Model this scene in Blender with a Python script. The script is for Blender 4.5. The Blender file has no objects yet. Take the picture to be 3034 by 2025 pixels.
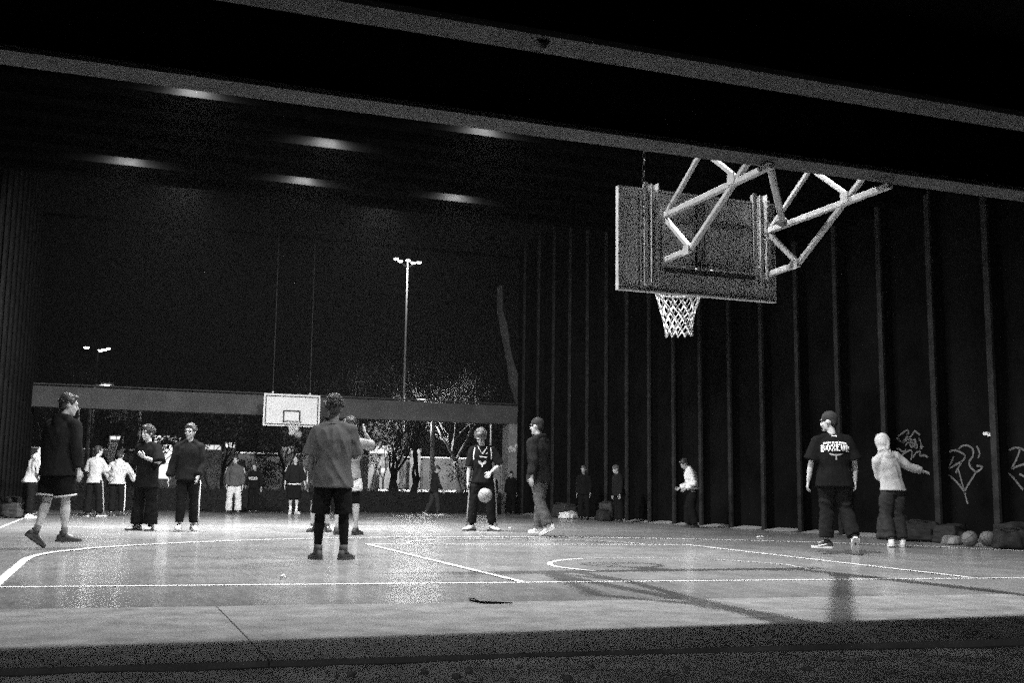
import bpy, bmesh, math, random
from mathutils import Vector, Matrix, noise
from mathutils.bvhtree import BVHTree

random.seed(7)
SC = bpy.context.scene
COL = SC.collection
R = math.radians
V = Vector

# ------------------------------------------------------------------ camera
cam_d = bpy.data.cameras.new('camera')
cam_d.lens = 38.55
cam_d.sensor_width = 36.0
cam_d.clip_start = 0.05
cam_d.clip_end = 2000
cam = bpy.data.objects.new('camera', cam_d)
COL.objects.link(cam)
_f = V((0.34355, 0.92906, 0.13721)); _r = V((0.93716, -0.34861, 0.01399)); _u = V((-0.06083, -0.12378, 0.99044))
cam.matrix_world = Matrix(((_r.x, _u.x, -_f.x, -5.5933), (_r.y, _u.y, -_f.y, -8.5548), (_r.z, _u.z, -_f.z, 0.7137), (0, 0, 0, 1)))
SC.camera = cam

# ------------------------------------------------------------------ world, added low fill, exposure
world = bpy.data.worlds.new('World'); SC.world = world; world.use_nodes = True
nt = world.node_tree; nt.nodes.clear()
sky = nt.nodes.new('ShaderNodeTexSky'); sky.sky_type = 'NISHITA'; sky.sun_disc = False
sky.sun_elevation = R(2); sky.sun_rotation = R(204)
bw = nt.nodes.new('ShaderNodeRGBToBW'); bg = nt.nodes.new('ShaderNodeBackground'); wo = nt.nodes.new('ShaderNodeOutputWorld')
bg.inputs['Strength'].default_value = 0.0007
nt.links.new(sky.outputs[0], bw.inputs[0]); nt.links.new(bw.outputs[0], bg.inputs[0]); nt.links.new(bg.outputs[0], wo.inputs[0])
low_fill_d = bpy.data.lights.new('low_fill', 'SUN'); low_fill_d.energy = 0.22; low_fill_d.angle = R(9)  # added low lamp behind the camera, lifting the dark foreground
low_fill = bpy.data.objects.new('low_fill', low_fill_d); COL.objects.link(low_fill); low_fill.rotation_euler = (R(74), 0, R(-24))
vs = SC.view_settings
vs.view_transform = 'Standard'; vs.look = 'None'; vs.gamma = 1.0; vs.exposure = 0.0; vs.use_curve_mapping = False
SC.render.film_transparent = False
SC.cycles.use_denoising = False          # high-ISO night picture: the sampling grain stays
SC.cycles.use_adaptive_sampling = True
SC.cycles.adaptive_threshold = 0.16
SC.cycles.adaptive_min_samples = 20
SC.cycles.max_bounces = 6
SC.cycles.diffuse_bounces = 4
SC.cycles.sample_clamp_indirect = 1.0
SC.cycles.sample_clamp_direct = 6.0

# ------------------------------------------------------------------ materials (all neutral greys)
MATS = {}
def M(name, v, rough=.8, var=.25, sc=6.0, bump=0.0, bsc=60.0, metal=0.0, spec=.4, rvar=0.0, stretch=None, sheen=0.0):
    if name in MATS: return MATS[name]
    m = bpy.data.materials.new(name); m.use_nodes = True; t = m.node_tree
    b = t.nodes['Principled BSDF']
    b.inputs['Roughness'].default_value = rough; b.inputs['Metallic'].default_value = metal
    b.inputs['Specular IOR Level'].default_value = spec
    if sheen: b.inputs['Sheen Weight'].default_value = sheen
    tc = t.nodes.new('ShaderNodeTexCoord'); mp = t.nodes.new('ShaderNodeMapping')
    if stretch: mp.inputs['Scale'].default_value = stretch
    t.links.new(tc.outputs['Object'], mp.inputs['Vector'])
    n = t.nodes.new('ShaderNodeTexNoise'); n.inputs['Scale'].default_value = sc; n.inputs['Detail'].default_value = 6; n.inputs['Roughness'].default_value = .62
    t.links.new(mp.outputs[0], n.inputs['Vector'])
    mr = t.nodes.new('ShaderNodeMapRange'); mr.inputs[1].default_value = .3; mr.inputs[2].default_value = .7
    mr.inputs[3].default_value = v*(1-var); mr.inputs[4].default_value = v*(1+var)
    t.links.new(n.outputs[0], mr.inputs[0]); t.links.new(mr.outputs[0], b.inputs['Base Color'])
    if rvar:
        r2 = t.nodes.new('ShaderNodeMapRange'); r2.inputs[1].default_value = .3; r2.inputs[2].default_value = .7
        r2.inputs[3].default_value = rough-rvar; r2.inputs[4].default_value = rough+rvar
        t.links.new(n.outputs[0], r2.inputs[0]); t.links.new(r2.outputs[0], b.inputs['Roughness'])
    if bump:
        n2 = t.nodes.new('ShaderNodeTexNoise'); n2.inputs['Scale'].default_value = bsc; n2.inputs['Detail'].default_value = 4
        t.links.new(mp.outputs[0], n2.inputs['Vector'])
        bp = t.nodes.new('ShaderNodeBump'); bp.inputs['Strength'].default_value = bump; bp.inputs['Distance'].default_value = .01
        t.links.new(n2.outputs[0], bp.inputs['Height']); t.links.new(bp.outputs[0], b.inputs['Normal'])
    MATS[name] = m
    return m
def EM(name, v, s):
    if name in MATS: return MATS[name]
    m = bpy.data.materials.new(name); m.use_nodes = True; t = m.node_tree; t.nodes.clear()
    e = t.nodes.new('ShaderNodeEmission'); o = t.nodes.new('ShaderNodeOutputMaterial')
    e.inputs[0].default_value = (v, v, v, 1); e.inputs[1].default_value = s
    t.links.new(e.outputs[0], o.inputs[0]); MATS[name] = m
    return m
def court_mat():
    m = bpy.data.materials.new('court_surface'); m.use_nodes = True; t = m.node_tree; N = t.nodes; L = t.links
    b = N['Principled BSDF']; tc = N.new('ShaderNodeTexCoord')
    def nz(s, d=6, st=(1, 1, 1), rgh=.6):
        mp = N.new('ShaderNodeMapping'); mp.inputs['Scale'].default_value = st
        L.new(tc.outputs['Object'], mp.inputs[0])
        n = N.new('ShaderNodeTexNoise'); n.inputs['Scale'].default_value = s; n.inputs['Detail'].default_value = d; n.inputs['Roughness'].default_value = rgh
        L.new(mp.outputs[0], n.inputs[0]); return n.outputs[0]
    def mr(src, a, bb, c, d):
        k = N.new('ShaderNodeMapRange'); k.inputs[1].default_value = a; k.inputs[2].default_value = bb; k.inputs[3].default_value = c; k.inputs[4].default_value = d
        L.new(src, k.inputs[0]); return k.outputs[0]
    def mth(op, a, bb):
        k = N.new('ShaderNodeMath'); k.operation = op
        for i, x in enumerate((a, bb)):
            if isinstance(x, float): k.inputs[i].default_value = x
            else: L.new(x, k.inputs[i])
        return k.outputs[0]
    big = mr(nz(.28, 4), .35, .68, .78, 1.18)
    mid = mr(nz(2.2, 6, (1, .6, 1)), .3, .72, .82, 1.14)
    fine = mr(nz(45, 3), .3, .7, .72, 1.25)
    scuff = mr(nz(11, 7, (1.6, .3, 1), .7), .3, .72, 1.22, .68)
    spk = mr(nz(60, 2), .72, .76, 1.0, 1.7)
    c = mth('MULTIPLY', mth('MULTIPLY', mth('MULTIPLY', mth('MULTIPLY', mth('MULTIPLY', big, mid), fine), scuff), spk), COURT_V)
    L.new(c, b.inputs['Base Color'])
    L.new(mr(nz(1.1, 5), .3, .7, .12, .19), b.inputs['Roughness'])
    b.inputs['Specular IOR Level'].default_value = .24
    bp = N.new('ShaderNodeBump'); bp.inputs['Strength'].default_value = .03; bp.inputs['Distance'].default_value = .006
    L.new(nz(90, 3), bp.inputs['Height']); L.new(bp.outputs[0], b.inputs['Normal'])
    return m
COURT_V = 0.30

# ------------------------------------------------------------------ mesh builder
class MB:
    def __init__(s): s.v = []; s.f = []
    def add(s, vs, fs):
        o = len(s.v); s.v += [tuple(x) for x in vs]; s.f += [tuple(i+o for i in f) for f in fs]; return s
    def box(s, c, d, rot=None, taper=1.0):
        x, y, z = d[0]/2, d[1]/2, d[2]/2
        p = [V((sx*x*(taper if sz > 0 else 1), sy*y*(taper if sz > 0 else 1), sz*z)) for sx, sy, sz in ((-1,-1,-1),(1,-1,-1),(1,1,-1),(-1,1,-1),(-1,-1,1),(1,-1,1),(1,1,1),(-1,1,1))]
        if rot is not None: p = [rot @ q for q in p]
        return s.add([q+V(c) for q in p], [(0,3,2,1),(4,5,6,7),(0,1,5,4),(1,2,6,5),(2,3,7,6),(3,0,4,7)])
    def b2(s, lo, hi): return s.box([(a+b)/2 for a, b in zip(lo, hi)], [b-a for a, b in zip(lo, hi)])
    def bar(s, a, b, w, h, up=V((0,0,1))):
        a = V(a); b = V(b); d = b-a; l = d.length; d.normalize()
        x = d.cross(up)
        if x.length < 1e-4: x = d.cross(V((1,0,0)))
        x.normalize(); z = x.cross(d)
        m = Matrix((x, d, z)).transposed()
        return s.box((a+b)/2, (w, l, h), m)
    def loft(s, rings, n=12):
        # rings: (centre, ax, ay) full half-axis vectors; closed with fans
        o = len(s.v)
        for c, ax, ay in rings:
            for k in range(n):
                t = 2*math.pi*k/n
                s.v.append(tuple(V(c)+ax*math.cos(t)+ay*math.sin(t)))
        for i in range(len(rings)-1):
            for k in range(n):
                a = o+i*n+k; b = o+i*n+(k+1) % n
                s.f.append((a, b, b+n, a+n))
        s.f.append(tuple(o+k for k in range(n))[::-1])
        e = o+(len(rings)-1)*n
        s.f.append(tuple(e+k for k in range(n)))
        return s
    def tube(s, pts, rad, n=8, flat=1.0, ref=None):
        pts = [V(p) for p in pts]
        if not isinstance(rad, (list, tuple)): rad = [rad]*len(pts)
        rings = []; px = None
        for i, p in enumerate(pts):
            a = pts[max(i-1, 0)]; b = pts[min(i+1, len(pts)-1)]
            d = (b-a)
            if d.length < 1e-7: d = V((0,0,1))
            d.normalize()
            if px is None:
                rf = ref if ref is not None else (V((0,0,1)) if abs(d.z) < .9 else V((0,1,0)))
                x = rf.cross(d)
                if x.length < 1e-4: x = V((1,0,0)).cross(d)
            else: x = px-d*px.dot(d)
            x.normalize(); px = x; y = d.cross(x)
            rings.append((p, x*rad[i], y*rad[i]*flat))
        return s.loft(rings, n)
    def ell(s, c, r, rot=None, nu=12, nv=8):
        o = len(s.v); vs = [V((0,0,r[2]))]
        for i in range(1, nv):
            t = math.pi*i/nv
            for k in range(nu):
                p = 2*math.pi*k/nu
                vs.append(V((r[0]*math.sin(t)*math.cos(p), r[1]*math.sin(t)*math.sin(p), r[2]*math.cos(t))))
        vs.append(V((0,0,-r[2])))
        if rot is not None: vs = [rot @ q for q in vs]
        fs = [(0, 1+k, 1+(k+1) % nu) for k in range(nu)]
        for i in range(nv-2):
            for k in range(nu):
                a = 1+i*nu+k; b = 1+i*nu+(k+1) % nu
                fs.append((a, a+nu, b+nu, b))
        l = len(vs)-1; q = 1+(nv-2)*nu
        fs += [(l, q+(k+1) % nu, q+k) for k in range(nu)]
        return s.add([x+V(c) for x in vs], fs)
    def lathe(s, c, prof, n=16):
        rings = [(V(c)+V((0,0,z)), V((r,0,0)), V((0,r,0))) for r, z in prof]
        return s.loft(rings, n)
    def mesh(s, name='m', smooth=False):
        me = bpy.data.meshes.new(name); me.from_pydata(s.v, [], s.f); me.update()
        if smooth: me.shade_smooth()
        return me
ORG = {}
def link(name, me, mat=None, parent=None):
    o = bpy.data.objects.new(name, me); COL.objects.link(o)
    if mat is not None: me.materials.clear(); me.materials.append(mat)
    if parent is not None: o.parent = parent
    return o
def tag(o, label, cat, group=None, kind=None):
    if label: o['label'] = label
    if cat: o['category'] = cat
    if group: o['group'] = group
    if kind: o['kind'] = kind
    return o
def root(name, loc=(0,0,0), label=None, cat=None, group=None, kind=None):
    o = bpy.data.objects.new(name, None); COL.objects.link(o); o.location = loc; o.empty_display_size = .1
    ORG[o.name] = V(loc)
    return tag(o, label, cat, group, kind)
def part(name, mb, mat, parent=None, smooth=False):
    # mb holds world coordinates; they become local to the parent's root
    og = ORG.get(parent.name, V((0,0,0))) if parent is not None else V((0,0,0))
    if og.length: mb.v = [tuple(V(p)-og) for p in mb.v]
    o = link(name, mb.mesh(name, smooth), mat, parent)
    ORG[o.name] = og
    return o
def piece(name, me, parent, loc, rot=None):
    o = bpy.data.objects.new(name, me); COL.objects.link(o); o.parent = parent; o.location = loc
    if rot: o.rotation_euler = rot
    return o
def bevel(o, w, seg=2):
    me = o.data; bm = bmesh.new(); bm.from_mesh(me)
    bmesh.ops.bevel(bm, geom=[e for e in bm.edges if len(e.link_faces) == 2 and e.calc_face_angle(0) > .5], offset=w, segments=seg, affect='EDGES', profile=.6)
    bm.to_mesh(me); bm.free(); return o

# ================================================================== SETTING
concrete = M('concrete_apron', .22, .85, .4, 4.5, .8, 55, spec=.15)
dirt = M('rough_ground', .38, .95, .5, 3.5, .9, 25, spec=.2)
paint = M('line_paint', .88, .6, .2, 5, .1, 60, spec=.5)
dark_conc = M('deck_concrete', .015, .9, .35, 1.2, .3, 20, spec=0.0)  # deck slab, far darker than plain concrete
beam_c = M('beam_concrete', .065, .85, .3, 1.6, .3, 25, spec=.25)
wall_dark = M('dark_wall', .006, .9, .5, .9, .3, 20, spec=0.0)
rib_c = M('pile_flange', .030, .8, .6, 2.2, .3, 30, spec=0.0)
steel = M('galvanised_steel', .7, .5, .2, 5, .15, 60, metal=0, spec=.3, rvar=.08)
steel_dark = M('dark_steel', .06, .55, .3, 6, .1, 50, metal=.4)

# lower ground in front of the court, reaching the horizon
mb = MB(); n = 60
me = bpy.data.meshes.new('ground'); bm = bmesh.new()
def gz(x, y): return -.022+.014*noise.noise(V((x*.9, y*.9, 3)))+.008*noise.noise(V((x*4, y*4, 9)))
xs = [-600, -200, -60, -20]+[-14+.2*i for i in range(105)]+[12, 20, 60, 200, 600]
ys = [-400, -100, -30, -12]+[-8+.12*i for i in range(34)]+[-3.6, -2.8, -2.2, 10, 28, 40, 60, 120, 300, 900]
gv = [[bm.verts.new((x, y, gz(x, y) if -8.2 < y < -2.5 and -15 < x < 9 else -.17)) for x in xs] for y in ys]
for j in range(len(ys)-1):
    for i in range(len(xs)-1): bm.faces.new((gv[j][i], gv[j][i+1], gv[j+1][i+1], gv[j+1][i]))
bm.to_mesh(me); bm.free(); me.shade_smooth()
ground = tag(link('ground', me, dirt), None, None, kind='structure')
# loose stones and grit along the broken edge of the apron
mb = MB()
for i in range(160):
    x = random.uniform(-9, 3); y = -4.12-.065*(x+4)-abs(random.gauss(0, .28)); r = random.choice((.006, .008, .012, .02))
    mb.ell((x, y, gz(x, y)+r*.3), (r*random.uniform(.8, 1.6), r, r*.7), Matrix.Rotation(random.random()*3, 3, 'Z'), 6, 4)
grit = part('gravel', mb, M('grit', .3, .9, .5, 20)); grit['kind'] = 'stuff'

# court slab (the painted playing surface) and concrete apron panels
court = root('court_floor', kind='structure')
def apy(x, y0): return y0-.062*(x+3)          # lines of the apron run a little askew
mb = MB()
top = [(-9.5, apy(-9.5, -1.6), 0), (9.2, apy(9.2, -1.6), 0), (9.2, 28.3, 0), (-9.5, 28.3, 0)]
mb.add(top+[(p[0], p[1], -.3) for p in top], [(0,1,2,3),(7,6,5,4),(0,4,5,1),(1,5,6,2),(2,6,7,3),(3,7,4,0)])
part('playing_surface', mb, court_mat(), court)
jx = [-9.5, -4.885, .35, 5.2, 9.2]
for i in range(4):
    a, b = jx[i]+.002, jx[i+1]-.002
    mb = MB(); t = [(a, apy(a, -3.88), 0), (b, apy(b, -3.88), 0), (b, apy(b, -1.606), 0), (a, apy(a, -1.606), 0)]
    mb.add([(p[0], p[1], .003) for p in t]+[(p[0], p[1], -.3) for p in t], [(0,1,2,3),(7,6,5,4),(0,4,5,1),(1,5,6,2),(2,6,7,3),(3,7,4,0)])
    bevel(part('apron_panel', mb, concrete, court), .003, 1)
def line(pts, w=.055, z=.004, name='line_marking', m=None):
    pts = [V((p[0], p[1], z)) for p in pts]; mb = MB(); L = []; Rr = []
    for i, p in enumerate(pts):
        d = (pts[min(i+1, len(pts)-1)]-pts[max(i-1, 0)]).normalized(); nrm = V((-d.y, d.x, 0))*w/2
        L.append(p+nrm); Rr.append(p-nrm)
    mb.v = [tuple(p) for p in L+Rr]; k = len(pts)
    mb.f = [(k+i, k+i+1, i+1, i) for i in range(k-1)]
    return part(name, mb, m or paint, court)
def arc(cx, cy, r, a0, a1, n=40, ry=None): return [(cx+r*math.cos(R(a0+(a1-a0)*i/n)), cy+(ry or r)*math.sin(R(a0+(a1-a0)*i/n))) for i in range(n+1)]
line([(-7.17, .22), (7.2, -.86)], z=.004)
line([(-2.36, -.14), (-2.18, 6.24)], z=.008)
line([(2.46, 5.78), (1.93, -.43)], z=.008)
line([(-2.2, 6.24), (2.48, 5.78)], z=.006)
worn = M('worn_paint', .50, .6, .5, 2.2, .1, 60)
line(arc(.12, 6.02, 1.72, -4, 176, 36), .05, z=.010, m=worn)
line([(-6.26, .14), (-6.25, 1.6), (-6.24, 3.1), (-6.22, 3.6), (-6.14, 4.15), (-6.0, 4.66), (-5.8, 5.05)]+arc(.1, 1.5, 6.95, 146, 10, 60), .075, z=.010)
line([(-1.23, .95)]+arc(-.05, 1.45, 1.3, 180, 112, 14, 1.42), .05, z=.006)
line(arc(-.05, 1.45, 1.3, 112, 40, 16, 1.42), .03, z=.006, m=M('ghost_paint', .32, .6, .5, 2))
line(arc(-.05, 1.45, 1.3, 40, 0, 10, 1.42)+[(1.1, .9)], .035, z=.006, m=worn)
line([(-7.17, .22), (-7.17, 28)], z=.006)
line([(-7.17, 28.02), (7.2, 28.02)], z=.008)

# ---- tall dark side walls with projecting steel piles
def side_wall(sign, xf, label, y0, n, step):
    w = root('retaining_wall', (sign*xf, y0, 0), label, 'wall')
    mb = MB(); mb.b2((sign*(xf+.25)-(0 if sign > 0 else .4), y0-3, -.2), (sign*(xf+.25)+(.4 if sign > 0 else 0), y0+step*(n-1)+1.2, 9.6))
    part('wall_panel', mb, wall_dark, w)
    # one pile: flange + web, recess shade put into the web's dark colour
    mb = MB(); mb.b2((-.02 if sign > 0 else -.03, -.062, 0), (.03 if sign > 0 else .02, .062, 9.6))
    mb.b2((.03 if sign > 0 else -.245, -.02, 0), (.245 if sign > 0 else -.03, .02, 9.6))
    pile = mb.mesh('pile'); pile.materials.append(rib_c); pile.materials.append(wall_dark)
    for pl in pile.polygons: pl.material_index = 0 if pl.index < 6 else 1
    for i in range(n): piece('pile', pile, w, (0, i*step, 0))
    mb = MB(); mb.add([(-.06, -.5, 0), (.34, -.5, .06), (.34, .5, .06), (-.06, .5, 0), (.34, -.5, 0), (.34, .5, 0)], [(0,1,2,3),(4,1,0),(5,3,2),(4,5,2,1),(0,3,5,4)])
    foot = mb.mesh('footing'); foot.materials.append(M('footing_concrete', .3, .85, .3, 4, .4, 40))
    if sign > 0:
        for i in range(n-1): piece('footing', foot, w, (-.1, (i+.5)*step, .003))
    return w
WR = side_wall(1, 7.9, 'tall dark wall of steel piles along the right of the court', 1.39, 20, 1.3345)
rib_c = M('pile_flange_left_dim', .008, .85, .5, 2, spec=0.0)  # left flanges darkened in colour, countering the floodlight on them
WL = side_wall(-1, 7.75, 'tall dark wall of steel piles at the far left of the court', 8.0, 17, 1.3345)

# ---- bridge deck overhead: joists run across the court
deck = root('bridge_deck', (0, 5, 6.1), 'dark concrete bridge deck with cross joists above the court', 'bridge')
mb = MB(); mb.b2((-10, -1.5, 6.72), (10.2, 11.62, 7.1)); part('deck_slab', mb, dark_conc, deck)
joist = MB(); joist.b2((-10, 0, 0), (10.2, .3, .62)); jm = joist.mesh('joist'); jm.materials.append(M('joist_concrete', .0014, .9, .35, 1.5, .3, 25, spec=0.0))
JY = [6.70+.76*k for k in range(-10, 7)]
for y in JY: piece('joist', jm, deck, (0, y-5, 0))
# ---- low walkway beams just ahead of the camera
low = root('low_walkway', (0, -1.6, 3.55), 'low walkway on two pale beams crossing overhead in front', 'bridge')
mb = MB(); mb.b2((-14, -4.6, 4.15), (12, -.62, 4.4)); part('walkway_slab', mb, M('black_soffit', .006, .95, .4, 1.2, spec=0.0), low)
for y0, y1 in ((-.95, -.67), (-2.5, -2.24)):
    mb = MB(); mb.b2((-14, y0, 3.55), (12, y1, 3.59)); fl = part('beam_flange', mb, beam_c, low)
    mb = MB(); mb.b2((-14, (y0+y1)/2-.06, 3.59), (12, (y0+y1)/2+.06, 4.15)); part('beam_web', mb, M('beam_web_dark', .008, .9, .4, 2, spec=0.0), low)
for x, y in ((-3.15, -2.44),):
    mb = MB(); mb.add([(x-.05, y, 3.55), (x+.05, y, 3.55), (x+.01, y, 3.49), (x-.05, y+.05, 3.55), (x+.05, y+.05, 3.55), (x+.01, y+.05, 3.49)], [(0,1,2),(5,4,3),(0,2,5,3),(1,4,5,2),(0,3,4,1)])
    part('bracket', mb, beam_c, low)

# ---- concrete crossbeam, piers and the added streak fin at the far end
far = root('far_crossbeam', (0, 28.3, 0), 'pale concrete crossbeam spanning the far end behind the far hoop', 'beam')
mb = MB(); mb.b2((-8.6, 28.3, 3.17), (9.2, 28.8, 3.82)); part('beam', mb, M('far_beam_concrete', .075, .85, .3, 1.2, .3, 15), far)
mb = MB(); mb.b2((-8.6, 28.22, 3.86), (9.2, 28.34, 3.90)); part('coping', mb, M('coping_dark', .05, .85, .3, 3), far)
pier = root('concrete_pier', (8.35, 28.4, 0), 'scrawled grey concrete pier under the right end of the far crossbeam', 'pier')
mb = MB(); mb.b2((7.96, 28.32, 0), (8.62, 28.95, 3.165)); part('shaft', mb, M('pier_concrete', .22, .85, .35, 2, .3, 20), pier)
streak_fin = root('slanted_streak', (8.4, 28.5, 3.9), 'added fin drawn as the slanting lit streak above the pier', 'light_streak')
mb = MB(); c = [(8.46, 3.9), (8.40, 4.3), (8.24, 4.75), (8.08, 5.4), (7.93, 6.0), (7.80, 6.7), (7.64, 7.3), (7.62, 8.2)]
vv = []
for x, z in c:
    w = .035+.13*math.exp(-((z-4.6)/.6)**2)+.05*math.exp(-((z-6.6)/.5)**2)
    vv += [(x-w, 28.36, z), (x+w, 28.36, z), (x+w, 28.75, z), (x-w, 28.75, z)]
ff = [(0,1,2,3)]
for i in range(len(c)-1):
    for k in range(4): ff.append((i*4+k, i*4+(k+1) % 4, i*4+4+(k+1) % 4, i*4+4+k))
mb.add(vv, ff); part('slanted_fin', mb, M('streak_tone', .06, .85, .3, 2.5, .3, 20), streak_fin)  # fin shaped and toned as the lit streak on the wall end
gan = root('cable_gantry', (0, 26.9, 9), 'thin dark gantry high above the far hoop', 'gantry')
mb = MB(); mb.b2((-8.2, 26.85, 8.9), (8.4, 26.95, 8.98)); part('cross_rail', mb, M('rail_black', .001, .95, .3, 5, spec=0.0), gan)

# ================================================================== LAMPS
lens_m = EM('lamp_lens', 1.0, 14.0)
def floodlight(i, x, y, power, label, tilt=0.0, z=6.27, wide=(.3, .16), spread=180):
    f = root('floodlight', (x, y, z), label, 'floodlight', 'floodlights under the bridge deck')
    rot = Matrix.Rotation(tilt, 3, 'X')
    mb = MB(); mb.box(V((x, y, z))+rot @ V((0, 0, .06)), (wide[0]+.06, wide[1]+.04, .1), rot); part('housing', mb, steel_dark, f)
    mb = MB(); mb.box(V((x, y, z))+rot @ V((0, 0, .006)), (wide[0], wide[1], .008), rot); part('lens', mb, lens_m, f)
    mb = MB(); mb.b2((x-.03, y-.2, z+.05), (x+.03, y-.08, z+.1)); part('bracket', mb, steel_dark, f)
    l = bpy.data.lights.new('flood_light', 'AREA'); l.shape = 'RECTANGLE'; l.size = wide[0]; l.size_y = wide[1]; l.energy = power
    l.spread = R(spread); l.color = (1, 1, 1)
    o = bpy.data.objects.new('lamp_light', l); COL.objects.link(o); o.parent = f
    o.location = rot @ V((0, 0, -.006)); o.rotation_euler = (tilt, 0, 0)
    return f
PW = 2.6
FL = [(-4.71, 6.70, 130, 'floodlight making the leftmost glow of the nearest lit joist'),
      (-.48, 6.70, 130, 'floodlight making the rightmost glow of the nearest lit joist'),
      (-2.57, 8.22, 130, 'floodlight making the lone glow of the middle lit joist'),
      (-5.48, 10.5, 130, 'floodlight making the leftmost glow of the farthest lit joist'),
      (-2.57, 10.5, 130, 'floodlight making the middle glow of the farthest lit joist'),
      (.26, 10.5, 130, 'floodlight making the rightmost glow of the farthest lit joist'),
      (.62, 1.38, 330, 'hidden floodlight above the near hoop'),
      (-4.6, 1.38, 150, 'added unseen floodlight above the left of the near key')]  # last one added, out of view, to light the left near floor
for i, (x, y, pw, lb) in enumerate(FL): floodlight(i, x, y-.19, pw*PW, lb, wide=(.06, .06) if 'hoop' in lb else (.3, .16))
for i, (x, lb) in enumerate(((-4.5, 'added unseen floodlight on the far edge of the deck, left'), (-.8, 'added unseen floodlight on the far edge of the deck, right'))):  # added lamps, out of view, to light the far half court
    floodlight(9+i, x, 11.85, 460*PW, lb, tilt=R(38), z=6.4, wide=(.5, .3), spread=140)

def mast(loc, h, heads, label, name='light_mast', power=900, r=.07, lens=14, pole=.18):
    m = root(name, loc, label, 'lamp post')
    x, y, z = loc
    mb = MB(); mb.tube([(x, y, z), (x, y, z+h*.5), (x, y, z+h)], [r, r*.8, r*.55], 10); part('pole', mb, M('mast_paint_%g' % pole, pole, .6, .2, 3, spec=.3 if pole > .1 else 0.0), m, True)
    for dx, dy, dz in heads:
        mb = MB(); mb.tube([(x, y, z+h-.25), (x+dx*.6, y+dy*.6, z+h-.15+dz), (x+dx, y+dy, z+h+dz+.05)], .016, 6); part('arm', mb, M('arm_black', .004, .9, .2, 5, spec=0.0), m)
        mb = MB(); mb.lathe((x+dx, y+dy, z+h+dz), [(.135, .02), (.12, .07), (.07, .11), (.02, .13)], 12); hd = part('lamp_head', mb, steel_dark, m, True)
        mb = MB(); mb.lathe((x+dx, y+dy, z+h+dz), [(.02, -.06), (.09, -.04), (.125, 0), (.13, .015)], 12); part('lens', mb, EM('mast_lens', 1, lens), hd, True)
    l = bpy.data.lights.new('mast_light', 'POINT'); l.energy = power; l.shadow_soft_size = .25
    o = bpy.data.objects.new('mast_light', l); COL.objects.link(o); o.parent = m; o.location = (0, -.42, h-.25)
    return m
mast((8.45, 45, -.17), 12.55, [(-.58, .1, .13), (-.46, -.3, -.06), (.10, .3, .15), (.22, -.3, -.09), (.6, 0, .03)], 'tall floodlit mast with a ring of five lamps beyond the court', power=420)
mast((-6.1, 46, -.17), 7.25, [(-.5, 0, .1), (.28, -.1, .03), (.42, .1, .12), (.12, 0, .0)], 'second lamp mast with a cluster of lamps at the far left', power=5, pole=.006)
def street_lamp(loc, h, power, label, dx=-.6, lens=14, size=.12):
    m = root('street_lamp', loc, label, 'street lamp', 'street lamps beyond the court'); x, y, z = loc
    mb = MB(); mb.tube([(x, y, z), (x, y, z+h-.2), (x+dx*.3, y, z+h+.05), (x+dx, y, z+h+.1)], [.08, .06, .045, .04], 8); part('pole', mb, steel_dark, m, True)
    mb = MB(); mb.box((x+dx, y, z+h+.12), (.5, .26, .08)); part('lamp_head', mb, steel_dark, m)
    mb = MB(); mb.box((x+dx, y, z+h+.06), (.2, .12, .03)); part('lens', mb, EM('street_lens', 1, lens), m)
    l = bpy.data.lights.new('street_light', 'POINT'); l.energy = power; l.shadow_soft_size = size
    o = bpy.data.objects.new('street_light', l); COL.objects.link(o); o.parent = m; o.location = (dx, -.02, h-.12)
    return m
street_lamp((8.6, 40, -.17), 5.02, 200, 'street lamp glaring through twigs just above the far crossbeam')
street_lamp((9.95, 45, -.17), 5.02, 9000, 'added distant lamp hidden behind the right part of the far crossbeam', dx=-.7)  # added lamp; its glare makes the streak on the floor
street_lamp((-6.2, 40, -.17), 5.05, 60, 'street lamp peeping over the far crossbeam at the left', dx=.6)
street_lamp((-6.75, 45, -.17), 4.95, 420, 'added distant lamp hidden behind the left part of the far crossbeam', dx=.7)  # added lamp for the weaker left streak on the floor

# ================================================================== NEAR HOOP
board_b = M('board_back', .58, .7, .25, 3.5, .15, 40, spec=.4)
board_lit = M('board_back_lit', .9, .6, .12, 3, .1, 40, spec=.4)  # upper panels: brightness of the lit zone put into a paler colour
net_m = M('net_cord', .85, .7, .1, 30)
rim_m = M('rim_paint', .3, .45, .2, 20, metal=.2)
def net(o, c, r0, r1, h, n=12, rows=5, w=.0065):
    mb = MB(); cx, cy, cz = c
    def P(k, j):
        t = j/rows; rr = r0+(r1-r0)*(1-(1-t)**1.8)
        a = 2*math.pi*(k+(.5 if j % 2 else 0))/n
        zz = cz-h*(t**.86)
        jit = .008 if 0 < j else 0
        return V((cx+rr*math.cos(a)+random.uniform(-jit, jit), cy+rr*math.sin(a)+random.uniform(-jit, jit), zz+random.uniform(-jit, jit)))
    G = [[P(k, j) for k in range(n)] for j in range(rows+1)]
    for j in range(rows):
        for k in range(n):
            a = G[j][k]
            if j % 2 == 0: bs = (G[j+1][k], G[j+1][(k-1) % n])
            else: bs = (G[j+1][(k+1) % n], G[j+1][k])
            for b in bs:
                m = (a+b)/2+V((0, 0, -.006)); mb.tube([a, m, b], w, 5)
    for k in range(n):
        mb.ell(G[rows][k], (w*1.7,)*3, None, 6, 4)
    return part('net', mb, net_m, o, True)
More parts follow.
